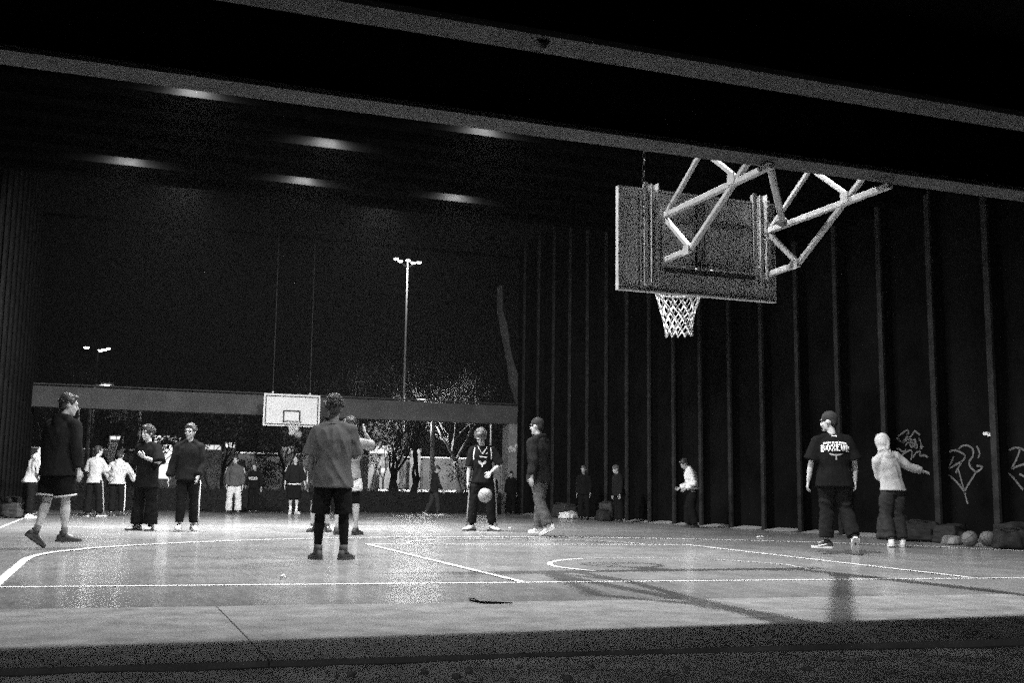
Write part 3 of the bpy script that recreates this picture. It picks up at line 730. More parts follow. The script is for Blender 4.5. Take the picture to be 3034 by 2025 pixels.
    for q in 'RL':
        h, kk, a = J['hp'+q], J['kn'+q], J['an'+q]
        if k == 'trousers':
            w = bottom.get('cuff', .03)
            aa = a+(kk-a).normalized()*(.02 if w > .02 else .05)
            mb.tube([h+V((0, 0, -.02)), h.lerp(kk, .35), h.lerp(kk, .75), kk, kk.lerp(aa, .35), kk.lerp(aa, .75), aa], [.080*b2**.5+e*.5, .082*b2**.5+e, .068+e, .062+e, .058+e+w*.4, .048+e+w*.8, .042+e+w], 14)
            mb.ell(kk, (.06+e,)*3)
        else:
            end = h.lerp(kk, min(cut, 1.0)) if cut <= 1 else kk.lerp(a, cut-1)
            pts = [h+V((0, 0, -.02)), h.lerp(kk, .4*min(cut, 1)), end if cut <= 1 else kk] + ([end] if cut > 1 else [])
            mb.tube(pts, [.082*b2**.5+e*.5, .086*b2**.5+e, .082+e*1.3] + ([.08+e*1.3] if cut > 1 else []), 14)
    fin(mb); me = remesh(mb, vox, 2); wrinkle(me, bottom.get('fold', .007)*.75, sd+.3, False)
    bo = link(bottom.get('name', 'trousers' if k == 'trousers' else 'shorts'), me, m, pr)
    if bottom.get('under') is not None:      # tight layer under shorts
        mb = MB()
        for q in 'RL':
            h, kk, a = J['hp'+q], J['kn'+q], J['an'+q]
            z = bottom.get('under_to', .9); end = kk.lerp(a, z)
            mb.tube([h, h.lerp(kk, .4), kk, kk.lerp(a, .3*z), end.lerp(kk, .2), end], [.087, .078, .057, .059, .046, .042], 12); mb.ell(kk, (.058,)*3)
        fin(mb); link('leggings', remesh(mb, vox, 2), bottom['under'], pr)
    if bottom.get('stripe'):
        for q in bottom['stripe']:
            sg = 1 if q == 'R' else -1; h, kk, a = J['hp'+q], J['kn'+q], J['an'+q]; mb = MB()
            w = bottom.get('cuff', .03); off = PX*sg
            pts = [h+off*(.09+e)+V((0, 0, .0)), h.lerp(kk, .5)+off*(.083+e), kk+off*(.066+e), kk.lerp(a, .5)+off*(.06+e+w*.4), a+off*(.047+e+w)]
            mb.tube(pts, .015, 6); link('side_stripe', fin(mb).mesh('side_stripe', True), bottom.get('stripe_mat', cloth(.75)), pr)
    if bottom.get('hem') is not None:
        for q in 'RL':
            h, kk, a = J['hp'+q], J['kn'+q], J['an'+q]; d = (kk-h).normalized(); end = h.lerp(kk, min(cut, 1.0)); mb = MB()
            ax = d.orthogonal().normalized(); ay = d.cross(ax); r = .082+e*1.3+.006
            mb.loft([(end-d*.028, ax*r, ay*r), (end-d*.006, ax*r, ay*r)], 18); link('hem_band', fin(mb).mesh('hem_band', True), bottom['hem'], pr)
    # ---------------- top
    e = top.get('ease', .015); m = top['mat']; z0 = top.get('hem', -.12); sl = top.get('sleeve', .8)
    mb = MB(); torso(mb, e, z0, flare=top.get('flare', .012)+.012)
    for q in 'RL':
        S, E2, W = J['sh'+q], J['el'+q], J['wr'+q]
        r = top.get('sr', .012)
        if sl <= 1:
            end = S.lerp(E2, sl); u = (S-E2).normalized(); mb.tube([S+u*.045, S+u*.03, S, S.lerp(E2, sl*.5), end], [.02, .04, .056*b2**.5+e*.8, .054*b2**.4+e*.8+r*.4, .052*b2**.4+e*.8+r], 12)
        else:
            end = E2.lerp(W, sl-1)
            u = (S-E2).normalized(); mb.tube([S+u*.045, S+u*.03, S, S.lerp(E2, .5), E2, E2.lerp(end, .5), end.lerp(E2, .15), end], [.02, .04, .056*b2**.5+e*.8, .05*b2**.5+e*.65+r*.3, .042+e*.6+r*.5, .038+e*.6+r*.6, .034+e*.6+r*.8, .028+e*.5], 12)
            mb.ell(E2, (.043+e*.6+r*.4,)*3)
    hood = top.get('hood')
    if hood == 'down':
        for a in range(-6, 7):
            t = a/6*2.3; c = neck+tdir*.02+SX*math.sin(t)*.085-SY*math.cos(t)*.08+V((0, 0, .012*math.cos(t)))
            mb.ell(c, (.036+.014*math.cos(t), .036+.014*math.cos(t), .036))
        mb.ell(neck-SY*.10-tdir*.055, (.085, .05, .075))
    if hood == 'up':
        mb.ell(hc+HR @ V((0, -.016, .018)), (.100, .124, .128), HR, 18, 12); mb.ell(hc+HR @ V((0, -.01, -.07)), (.090, .098, .095), HR, 14, 10); mb.tube([neck-tdir*.05, neck+ndir*.03, hc-HR @ V((0, 0, .06))], [.11, .09, .08], 12)
        mb.tube([hc+HR @ V((0, -.03, .14)), hc+HR @ V((0, -.115, .06)), hc+HR @ V((0, -.135, -.03)), hc+HR @ V((0, -.10, -.11))], [.012, .018, .02, .03], 8)
        for sg in (1, -1): mb.tube([neck-tdir*.02+SX*sg*.10+SY*.03, hc+HR @ V((sg*.085, .0, -.12)), hc+HR @ V((sg*.06, -.08, -.10)), neck-SY*.13-tdir*.02], [.022, .028, .026, .02], 8)
        mb.ell(neck-SY*.105-tdir*.03, (.09, .035, .05))
    if hood == 'collar': mb.tube([neck-tdir*.03, neck+ndir*.03, neck+ndir*.075], [.088, .086, .082], 14)
    puff = top.get('puff')
    fin(mb); me = remesh(mb, vox, 1)
    if puff:
        for v in me.vertices:
            q = math.sin(v.co.z/s*2*math.pi/.075); nr = v.normal; v.co += nr*.005*q
        me.update()
    wrinkle(me, top.get('fold', .007), sd, True, (neck.z-.06)*s)
    to = link(top.get('name', 'shirt'), me, m, pr)
    if top.get('cuff') is not None or top.get('band') is not None:
        mb = MB(); bm_ = top.get('band'); 
        if bm_ is not None:
            c = pel+V((0, 0, z0+.012)); fl = top.get('flare', .012)+e+.012
            mb.loft([(c-V((0, 0, .018)), PX*(.15*b2+fl), PY*(.112*b2+fl)), (c+V((0, 0, .018)), PX*(.15*b2+fl), PY*(.112*b2+fl))], 24)
            link('hem_band', fin(mb).mesh('hem_band', True), bm_, pr)
    if top.get('shoulder_stripe') is not None:
        for q in 'RL':
            mb = MB(); S, E2 = J['sh'+q], J['el'+q]; o = (SX if q == 'R' else -SX)*(.064+e)
            mb.tube([S+V((0, 0, .05))+o*.4, S+o, S.lerp(E2, .5)+o*.95], .016, 6); link('shoulder_stripe', fin(mb).mesh('shoulder_stripe', True), top['shoulder_stripe'], pr)
    # ---------------- shoes
    sm = shoes['mat']; so = shoes.get('sole', cloth(.6, 'rubber_sole'))
    for q in 'RL':
        F = J['F'+q]; a = J['an'+q]; hgt = shoes.get('high', 0)
        if socks is not None or shoes.get('sock'):
            f = MB(); kk = J['kn'+q]; f.tube([a+F @ V((0, 0, -.03)), a, a.lerp(kk, shoes.get('sock_h', .22))], [.042, .038, .042], 10); link('sock', fin(f).mesh('sock', True), socks or cloth(.7), pr)
        f = MB(); rg = []
        for y, w, h, zc in ((-.085, .018, .022, -.05), (-.078, .034, .036, -.042), (-.05, .041, .05+hgt*.3, -.034), (0, .043, .058+hgt*.4, -.03), (.045, .044, .046, -.038), (.09, .047, .034, -.048), (.135, .047, .027, -.054), (.175, .038, .02, -.058), (.195, .018, .011, -.062)):
            rg.append((a+F @ V((0, y, zc)), F @ V((w, 0, 0)), F @ V((0, 0, h))))
        f.loft(rg, 14)
        f.tube([a+F @ V((0, -.01, -.02)), a+F @ V((0, -.012, .015))+(J['kn'+q]-a).normalized()*(.01+hgt)], [.05, .045], 12)
        fin(f); sh = link('shoe', f.mesh('shoe', True), sm, pr)
        f = MB(); o1 = []
        prof = ((-.095, .0), (-.085, .028), (-.05, .041), (0, .041), (.05, .043), (.1, .049), (.15, .046), (.185, .03), (.2, .0))
        out = [(w, y) for y, w in prof]+[(-w, y) for y, w in prof[-2:0:-1]]
        nb = len(out); bt = [a+F @ V((x, y, -.085)) for x, y in out]; tp = [a+F @ V((x*1.02, y*1.01, -.058+max(0, y-.12)*.1)) for x, y in out]
        f.add(bt+tp, [tuple(range(nb))[::-1], tuple(range(nb, 2*nb))]+[(i, (i+1) % nb, nb+(i+1) % nb, nb+i) for i in range(nb)])
        fin(f); link('sole', f.mesh('sole'), so, sh)
        if shoes.get('trim') is not None:
            f = MB(); f.tube([a+F @ V((.043, -.03, -.03)), a+F @ V((.048, .03, -.045)), a+F @ V((.05, .09, -.055))], .008, 6); f.tube([a+F @ V((-.043, -.03, -.03)), a+F @ V((-.048, .03, -.045)), a+F @ V((-.05, .09, -.055))], .008, 6)
            for y in (.03, .055, .08): f.tube([a+F @ V((-.03, y, -.005-y*.25)), a+F @ V((0, y, .012-y*.3)), a+F @ V((.03, y, -.005-y*.25))], .005, 5)
            fin(f); link('shoe_trim', f.mesh('shoe_trim', True), shoes['trim'], sh)
    # ---------------- items needing the finished shirt surface
    if extra: extra(pr, to, J, pel, neck, SX, SY, tdir, s)
    return pr
def decal(parent, shirt, name, mat, tris, back=True, off=.004):
    """lay flat print (local x,z triangles) onto the shirt's front or back"""
    bm = bmesh.new(); bm.from_mesh(shirt.data); bvh = BVHTree.FromBMesh(bm); bm.free()
    sg = -1 if back else 1; out = MB()
    vs_, fs_ = tris; q = []
    for x, z in vs_:
        h = bvh.ray_cast(V((x, sg*2.0, z)), V((0, -sg, 0)))
        q.append((x, (h[0].y if h[0] is not None else 0)+sg*off, z))
    out.add(q, fs_); o = link(name, out.mesh(name), mat, parent); return o
GLYPH = {'B': '1110 1001 1110 1001 1001 1110', 'O': '0110 1001 1001 1001 1001 0110', 'X': '1001 1001 0110 0110 1001 1001', 'E': '1111 1000 1110 1000 1000 1111', 'U': '1001 1001 1001 1001 1001 0110', 'R': '1110 1001 1001 1110 1010 1001'}
def text_tris(txt, w, h, cx, cz, arch=.5):
    """heavy block capitals, six rows high; heavier stems than counters"""
    vs_ = []; fs_ = []; n = len(txt); adv = w/n; cw = adv*.83
    xs_ = [0, .36, .5, .64, 1.0]
    for i, ch in enumerate(txt):
        x0 = cx-w/2+i*adv+(adv-cw)/2
        for r, row in enumerate(GLYPH[ch].split()):
            for c_, bit in enumerate(row):
                if bit != '1': continue
                a, b = x0+xs_[c_]*cw, x0+xs_[c_+1]*cw; z1 = cz+h*(1-r/6); z0_ = cz+h*(1-(r+1)/6); k = len(vs_)
                vs_ += [(x, z-arch*x*x) for x, z in ((a, z0_), (b, z0_), (b, z1), (a, z1))]; fs_.append((k, k+1, k+2, k+3))
    return vs_, fs_
def grid_tris(x0, x1, z0, z1, nx=8, nz=3, fn=None):
    vs_ = []; fs_ = []
    for j in range(nz+1):
        for i in range(nx+1):
            p = (x0+(x1-x0)*i/nx, z0+(z1-z0)*j/nz); vs_.append(fn(*p) if fn else p)
    for j in range(nz):
        for i in range(nx): a = j*(nx+1)+i; fs_.append((a, a+1, a+nx+2, a+nx+1))
    return vs_, fs_
def ring_tris(cx, cz, rx, rz, w, n=20, a0=0, a1=360):
    vs_ = []; fs_ = []
    for i in range(n+1):
        a = R(a0+(a1-a0)*i/n)
        vs_ += [(cx+rx*math.cos(a), cz+rz*math.sin(a)), (cx+(rx-w)*math.cos(a), cz+(rz-w)*math.sin(a))]
    for i in range(n): fs_.append((2*i, 2*i+1, 2*i+3, 2*i+2))
    return vs_, fs_

BLK = cloth(.008); DK = cloth(.013); DK2 = cloth(.025); CH = cloth(.09); MID = cloth(.10); LG = cloth(.42); WH = cloth(.72); PALE = cloth(.56)
SH_D = dict(mat=M('shoe_dark', .025, .6, .3, 20), sole=M('sole_dark', .04, .7, .2, 10))
SH_DW = dict(mat=M('shoe_dark', .025), sole=M('sole_white', .65, .6, .15, 10))
SH_W = dict(mat=M('shoe_white', .68, .5, .12, 20), sole=M('sole_white', .65))
SH_WD = dict(mat=M('shoe_white', .68), sole=M('sole_dark', .04), trim=M('shoe_dark', .025))
SH_DT = dict(mat=M('shoe_dark', .025), sole=M('sole_white', .65), trim=M('shoe_white', .68))

# --- boy walking off at the left
person('boy in black hoodie and pale-hemmed black shorts walking at the left edge', (-6.08, 5.62), 30, 1.74,
       dict(lean=(0, .06), twist=-6, head=(36, 10, 0), aR=((.26, -.06, -1), (.06, .18, -1)), aL=((-.26, .05, -1), (-.1, .25, -1)),
            lR=((.03, .14, -1), (.02, .02, -1), 38, 0), lL=((-.03, -.10, -1), (.0, -.34, -1), 12, 34)),
       dict(mat=DK, sleeve=1.92, hem=-.16, ease=.032, hood='down', fold=.008, name='hoodie', sr=.018), dict(kind='shorts', mat=BLK, ease=.034, len=.9, hem=cloth(.6), name='shorts'),
       dict(SH_D, high=.02), 'short', skin_l, 1.28, .011, socks=cloth(.12), )
# --- centre boy seen from behind
def collar(pr, to, J, pel, neck, SX, SY, tdir, s):
    mb = MB(); pts = [neck*s+(SX*math.cos(t)*.078+SY*math.sin(t)*.07+V((0, 0, -.012-.018*math.sin(t))))*s for t in [2*math.pi*i/20 for i in range(21)]]
    mb.tube(pts, .008, 6); link('collar', mb.mesh('collar', True), MID, pr)
person('boy in grey t-shirt and black shorts seen from behind at the centre', (-3.3, 3.02), -2, 1.70,
       dict(lean=(-.02, .02), head=(-6, 8, -3), aL=((-.24, .05, -1), (-.1, .32, -1)), hL=(-.25, .6, -.8), cL=.25, aR=((.2, .25, -.9), (-.25, .95, .1)),
            lR=((.085, .03, -1), (.05, -.05, -1), 24, 0), lL=((-.095, .0, -1), (-.03, -.05, -1), -30, 0)),
       dict(mat=cloth(.065), sleeve=.95, hem=-.17, ease=.034, fold=.013, name='t_shirt', sr=.032, flare=.012), dict(kind='shorts', mat=BLK, ease=.014, len=1.0, under=BLK, under_to=.93),
       dict(SH_D, high=.05), 'messy', M('skin_deep', .11, .55, .12, 12, .1, 60), 1.08, .010, extra=collar)
# --- player behind him with a raised arm
person('player in grey shirt with white shorts raising an arm behind the centre boy', (-1.78, 9.47), 4, 1.92,
       dict(lean=(.03, .0), head=(-10, -6, 0), aR=((.42, .85, -.1), (-.32, -.72, .75)), hR=(-.3, -.45, .85), cR=.35, aL=((-.3, .2, -1), (.3, .8, -.2)),
            lR=((.11, 0, -1), (.04, -.04, -1), 18, 0), lL=((-.11, 0, -1), (-.0, -.04, -1), -18, 0)),
       dict(mat=cloth(.24), sleeve=.85, hem=-.1, ease=.024, fold=.01, name='t_shirt', sr=.02), dict(kind='shorts', mat=WH, ease=.028, len=.62, under=BLK, under_to=.12), SH_D, 'short', skin_l, 1.04, .012)
person('bare-legged player mostly hidden behind the centre boy', (-1.98, 10.75), 176, 1.72,
       dict(lR=((.06, .04, -1), (.02, -.06, -1), 20, 0), lL=((-.10, .08, -1), (-.02, -.05, -1), -20, 0)),
       dict(mat=DK2, sleeve=.9, hem=-.14, ease=.025), dict(kind='shorts', mat=BLK, ease=.03, len=.85), dict(SH_D, high=.04), 'short', skin_l, 1.0, .014)
# --- the pair left of centre
person('smiling boy in long black t-shirt with one forearm across his chest', (-4.86, 11.29), 197, 1.76,
       dict(head=(12, 4, 4), lean=(.02, -.01), aL=((-.42, .32, -.85), (.92, .5, .36)), hL=(.8, .35, .55), cL=.5, pL=(0, .3, 1), aR=((.22, -.25, -1), (.05, -.05, -1)),
            lR=((.09, .02, -1), (.05, -.03, -1), 38, 0), lL=((-.08, .02, -1), (.0, -.03, -1), -12, 0)),
       dict(mat=BLK, sleeve=.98, hem=-.22, ease=.036, fold=.01, name='t_shirt', sr=.035), dict(kind='trousers', mat=BLK, ease=.03, cuff=.045, fold=.01), SH_WD, 'curly', skin_l, 1.1, .011, face='smile')
person('boy in dark padded jacket with white-striped trousers and white trainers', (-4.21, 10.92), 168, 1.78,
       dict(head=(14, 6, -4), lean=(.0, .03), twist=8, aR=((.34, -.02, -1), (.16, .2, -1)), aL=((-.2, .0, -1), (.1, .55, -.8)),
            lR=((.0, .16, -1), (.02, .06, -1), 8, -6), lL=((-.05, -.02, -1), (-.02, -.12, -1), -24, 4)),
       dict(mat=DK, sleeve=1.95, hem=-.1, ease=.036, fold=.010, hood='down', name='jacket', sr=.02), dict(kind='trousers', mat=BLK, ease=.016, cuff=.012, stripe='L'), SH_W, 'short', skin_l, 1.05, .011, face=True)
# --- group at the far left
person('player in pale t-shirt and dark trousers seen from behind at the far left', (-5.74, 20.66), 12, 1.72,
       dict(head=(25, 4, 0), lean=(.04, .03), aR=((.3, .4, -.9), (-.1, .9, -.3)), aL=((-.3, .1, -1), (.0, .5, -.9)),
            lR=((.16, .05, -1), (.1, -.04, -1), 25, 0), lL=((-.07, -.02, -1), (-.04, -.06, -1), -60, 0)),
       dict(mat=LG, sleeve=.95, hem=-.1, ease=.026, fold=.014, name='t_shirt', sr=.03), dict(kind='trousers', mat=BLK, ease=.035, cuff=.03, stripe='R', stripe_mat=cloth(.3)), SH_DW, 'short', skin_l, 1.02, .015)
person('player in pale rumpled hoodie with arms held out beside the pale t-shirt', (-5.2, 21.22), -8, 1.64,
       dict(head=(0, 12, 0), lean=(.02, .1), aR=((.55, .05, -.8), (.5, .12, -.75)), aL=((-.5, .1, -.8), (.3, .5, -.7)),
            lR=((.1, .05, -1), (.02, -.1, -1), 15, 0), lL=((-.06, .0, -1), (.0, -.08, -1), -15, 0)),
       dict(mat=LG, sleeve=1.92, hem=-.08, ease=.034, fold=.024, hood='down', name='hoodie', sr=.024), dict(kind='trousers', mat=BLK, ease=.022, cuff=.01, stripe='R'), SH_D, 'short', skin_l, 1.05, .015)
person('hunched person in pale hoodie by the left wall', (-7.1, 18.73), 55, 1.68,
       dict(head=(0, 45, 0), lean=(0, .28), aR=((.15, .1, -1), (-.05, .6, -.8)), aL=((-.2, .2, -1), (.1, .6, -.8)), lR=((.04, .05, -1), (.02, -.05, -1), 10, 0), lL=((-.05, -.05, -1), (0, -.1, -1), -10, 0)),
       dict(mat=cloth(.4), sleeve=1.92, hem=-.1, ease=.034, fold=.018, hood='up', name='hoodie', sr=.02), dict(kind='trousers', mat=BLK, ease=.03, cuff=.02), SH_W, 'hood', skin_l, 1.02, .015)
# --- players under the far hoop
person('far player in pale-shouldered jacket and light trousers left of the far hoop', (-1.91, 24.67), 178, 1.68,
       dict(head=(0, 5, 0), aR=((.2, .0, -1), (.0, .3, -1)), aL=((-.24, .0, -1), (-.08, .15, -1)), lR=((.12, .04, -1), (.06, -.08, -1), 25, 0), lL=((-.08, 0, -1), (-.02, -.03, -1), -15, 0)),
       dict(mat=cloth(.07), sleeve=1.92, hem=-.1, ease=.03, fold=.014, name='jacket', sr=.02, shoulder_stripe=PALE, hood='collar'), dict(kind='trousers', mat=PALE, ease=.03, cuff=.03, fold=.014), SH_D, 'short', skin_l, 1.05, .017, face=True)
def chest_band(pr, to, J, pel, neck, SX, SY, tdir, s):
    z = (pel.z+.25)*s; decal(pr, to, 'chest_print', PALE, grid_tris(-.13, .13, z-.045, z+.045, 10, 3, lambda x, q: (x, q+x*x*1.2)), False, .012)
    for i in range(4): x = -.095+.063*i; decal(pr, to, 'chest_print', BLK, grid_tris(x-.014, x+.014, z-.03+.01*(i % 2), z+.03, 2, 2), False, .017)
person('far person in black top with a pale lettered chest band', (-1.17, 26.08), 186, 1.54,
       dict(lean=(-.06, .12), head=(0, 20, 0), aR=((.3, .2, -.9), (-.1, .6, -.7)), aL=((-.3, .1, -1), (-.2, .4, -.9))),
       dict(mat=BLK, sleeve=1.9, hem=-.1, ease=.03, fold=.01, name='hoodie', hood='down'), dict(kind='trousers', mat=BLK, ease=.025), SH_D, 'short', skin_l, 1.0, .018, extra=chest_band)
person('far player in black sweatshirt with white hem and white socks under the hoop', (-.19, 24.61), 172, 1.72,
       dict(head=(-10, -18, 0), lean=(-.03, .02), aR=((.34, .05, -1), (.1, .2, -1)), aL=((-.36, .0, -1), (-.22, .2, -1)), lR=((.0, .1, -1), (.0, -.2, -1), 5, 8), lL=((-.03, .02, -1), (.0, .0, -1), -35, 0)),
       dict(mat=DK, sleeve=1.5, hem=-.06, ease=.03, fold=.01, name='sweatshirt', band=WH, shoulder_stripe=PALE, sr=.02), dict(kind='shorts', mat=BLK, ease=.04, len=1.05, under=BLK, under_to=.35), dict(SH_W, sock=1, sock_h=.45), 'curly', skin_l, 1.08, .017, socks=WH, face=True)
person('small dark-clad person walking past the tree trunks in the distance', (3.66, 22.91), 75, 1.46,
       dict(lean=(0, .08), head=(10, 10, 0), aR=((.15, .3, -1), (.0, .5, -.8)), aL=((-.15, -.3, -1), (0, .1, -1)), lR=((.02, .28, -1), (0, .05, -1), 0, -8), lL=((-.02, -.2, -1), (0, -.5, -1), 0, 28)),
       dict(mat=DK, sleeve=1.92, hem=-.12, ease=.03, name='jacket', hood='down'), dict(kind='trousers', mat=DK2, ease=.025, cuff=.02), SH_DW, 'cap', skin_d, 1.0, .017)
# --- dribbler
def jersey(pr, to, J, pel, neck, SX, SY, tdir, s):
    zt = neck.z*s
    def v_neck(k): return [(math.copysign(1, k)*(.078-.078*t)*s, zt-.015*s-.13*s*t**.9) for t in [i/8 for i in range(9)]]
    for k in (-1, 1):
        p = v_neck(k); vs_ = []; fs_ = []
        for i, (x, z) in enumerate(p): vs_ += [(x-.008, z-.008), (x+.008, z+.008)]
        for i in range(8): fs_.append((2*i, 2*i+1, 2*i+3, 2*i+2))
        decal(pr, to, 'neck_piping', WH, (vs_, fs_), False, .008)
        vs_ = []; fs_ = []
        for i in range(9):
            t = i/8; x = k*(.135+.02*math.sin(t*2.2))*s; z = zt-.03*s-.21*s*t; vs_ += [(x-.007, z), (x+.007, z)]
        for i in range(8): fs_.append((2*i, 2*i+1, 2*i+3, 2*i+2))
        decal(pr, to, 'armhole_piping', WH, (vs_, fs_), False, .008)
    cz = zt-.27*s
    decal(pr, to, 'crest', LG, ring_tris(0, cz, .075, .07, .045, 18, 170, 370), False, .008)
    decal(pr, to, 'crest', PALE, ring_tris(0, cz-.02, .05, .05, .03, 14, 190, 350), False, .012)
    decal(pr, to, 'crest', WH, grid_tris(-.085, .05, cz+.075, cz+.095, 6, 1, lambda x, z: (x, z+.12*x)), False, .008)
    decal(pr, to, 'crest', PALE, grid_tris(-.012, .012, cz-.11, cz-.06, 2, 3), False, .008)
    decal(pr, to, 'maker_mark', WH, grid_tris(-.105, -.06, zt-.15, zt-.135, 4, 1, lambda x, z: (x, z-.2*(x+.08))), False, .008)
person('dribbling player in black jersey with white piping looking down at the ball', (1.2, 11.33), 182, 1.93,
       dict(head=(8, 38, 2), lean=(.02, .03), aR=((.20, .02, -1), (.06, .12, -1)), cR=.35, aL=((-.50, .08, -.85), (.62, .62, -.55)), hL=(.45, .55, -.6), pL=(1, .3, .2), cL=.15,
            lR=((.13, .06, -1), (.08, -.04, -1), 48, 0), lL=((-.15, .06, -1), (-.06, -.06, -1), -48, 0)),
       dict(mat=BLK, sleeve=.98, hem=-.12, ease=.022, fold=.009, name='jersey', sr=.012), dict(kind='trousers', mat=BLK, ease=.024, cuff=.008, stripe='RL', stripe_mat=cloth(.2), fold=.01), dict(SH_WD, sock=1, sock_h=.2), 'curly', skin_l, 1.04, .011, face=True, extra=jersey, hairmat=hair_b, socks=BLK)
# --- walker with jeans
person('tall man in dark hooded jacket and jeans walking left behind the key', (1.4, 8.93), -62, 1.94,
       dict(lean=(0, .03), head=(-4, 4, 0), twist=6, aR=((.2, .28, -1), (.0, .45, -.9)), aL=((-.2, -.25, -1), (-.05, .1, -1)),
            lR=((.02, .06, -1), (.0, .03, -1), 10, 0), lL=((-.02, -.14, -1), (0, -.42, -1), -6, 26)),
       dict(mat=cloth(.018), sleeve=1.9, hem=-.16, ease=.036, fold=.013, hood='down', name='jacket', sr=.02), dict(kind='trousers', mat=cloth(.09), ease=.022, cuff=.022, fold=.01), SH_W, 'cap', skin_l, 1.18, .012, hairmat=M('cap_dark', .016, .85, .3, 30))
# --- man with printed back
def boxeur(pr, to, J, pel, neck, SX, SY, tdir, s):
    zt = neck.z*s
    decal(pr, to, 'back_print', cloth(.75), text_tris('BOXEUR', .36, .088, 0, zt-.205, .5), True, .006)
    for k, (a, b) in enumerate(((-.145, -.055), (-.04, -.015), (0, .03), (.045, .145))):
        decal(pr, to, 'back_print', cloth(.75), grid_tris(a, b, zt-.108, zt-.086, 6, 1, lambda x, z: (x, z-.5*x*x)), True, .006)
    decal(pr, to, 'back_print', cloth(.4), ring_tris(0, zt-.235, .085, .03, .018, 16, 185, 355), True, .006)
    decal(pr, to, 'back_print', cloth(.4), grid_tris(-.008, .008, zt-.32, zt-.26, 1, 4), True, .006)
    collar(pr, to, J, pel, neck, SX, SY, tdir, s)
    decal(pr, to, 'neck_label', cloth(.75), grid_tris(-.04, .035, zt-.018, zt-.004, 4, 1), True, .012)
person('stocky man in black t-shirt printed BOXEUR walking away at the right', (3.22, 3.29), 6, 1.73,
       dict(lean=(-.02, .03), head=(-62, 6, 0), aL=((-.34, .02, -1), (-.16, .12, -1)), cL=.9, aR=((.34, .02, -1), (.02, .1, -1)), cR=.95,
            lL=((-.02, .1, -1), (-.05, .0, -1), -62, 0), lR=((.10, .02, -1), (.22, -.42, -.95), 8, 52)),
       dict(mat=BLK, sleeve=.9, hem=-.15, ease=.03, fold=.009, name='t_shirt', sr=.03), dict(kind='trousers', mat=DK, ease=.03, cuff=.02, fold=.012), SH_DT, 'cap', skin_l, 1.3, .010, extra=boxeur, hairmat=M('cap_dark', .016, .85, .3, 30))
# --- white hoodie at the wall
person('person in white hoodie with hood up swinging an arm by the graffiti wall', (5.43, 4.87), -14, 1.68,
       dict(lean=(-.26, -.04), head=(-14, 4, -8), aR=((.86, .0, -.58), (1, .08, -.22)), aL=((.4, .4, -.85), (.5, .85, .1)),
            lR=((.06, .16, -1), (.05, -.2, -1), 35, 0), lL=((-.0, .2, -1), (.04, -.28, -1), 25, 4)),
       dict(mat=cloth(.44), sleeve=1.95, hem=-.06, ease=.03, fold=.009, hood='up', name='hoodie', sr=.016), dict(kind='trousers', mat=cloth(.03), ease=.034, cuff=.02, fold=.014), SH_W, 'hood', skin_l, 1.02, .011)
# --- people along the right wall
person('person in white puffer jacket hunched over by the right wall', (6.92, 13.4), -82, 1.58,
       dict(lean=(0, .16), head=(-5, 38, 0), aR=((.2, .1, -.9), (-.3, .8, -.4)), aL=((-.25, -.3, -.8), (.2, .85, -.6)), lR=((.08, .3, -1), (.05, -.05, -1), 10, 0), lL=((-.06, .1, -1), (0, -.25, -1), -10, 0)),
       dict(mat=WH, sleeve=1.95, hem=.02, ease=.05, fold=.006, puff=True, hood='collar', name='puffer_jacket', sr=.02), dict(kind='trousers', mat=BLK, ease=.04, cuff=.03), SH_D, 'short', skin_d, 1.0, .015)
person('dark-clad person beside the pile of bags by the right wall', (7.2, 20.0), 200, 1.5,
       dict(head=(10, 10, 0)), dict(mat=BLK, sleeve=1.92, hem=-.12, ease=.035, name='jacket', hood='down'), dict(kind='trousers', mat=BLK, ease=.03), SH_D, 'short', skin_d, 1.0, .018, hairmat=hair_b)
person('bulky dark-clad person standing between the bags and the puffer jacket', (7.0, 17.36), -110, 1.47,
       dict(head=(10, 15, 0), lean=(0, .08)), dict(mat=DK, sleeve=1.92, hem=-.12, ease=.05, name='jacket', hood='down'), dict(kind='trousers', mat=BLK, ease=.035), SH_D, 'cap', skin_d, 1.15, .018, hairmat=M('cap_grey', .07, .8, .2, 20))
person('distant person in light trousers glimpsed between the dribbler\'s legs', (6.75, 26.6), 180, 1.42,
       dict(lR=((.08, 0, -1), (.02, 0, -1), 10, 0)), dict(mat=BLK, sleeve=1.9, hem=-.1, ease=.03, name='jacket'), dict(kind='trousers', mat=PALE, ease=.02, cuff=.02), SH_D, 'short', skin_d, 1.0, .02)
person('distant dark figure leaning at the foot of the scrawled pier', (7.85, 27.7), 170, 1.46,
       dict(head=(0, 15, 0)), dict(mat=BLK, sleeve=1.9, hem=-.1, ease=.04, name='jacket', hood='down'), dict(kind='trousers', mat=BLK, ease=.03), SH_D, 'short', skin_d, 1.0, .02)

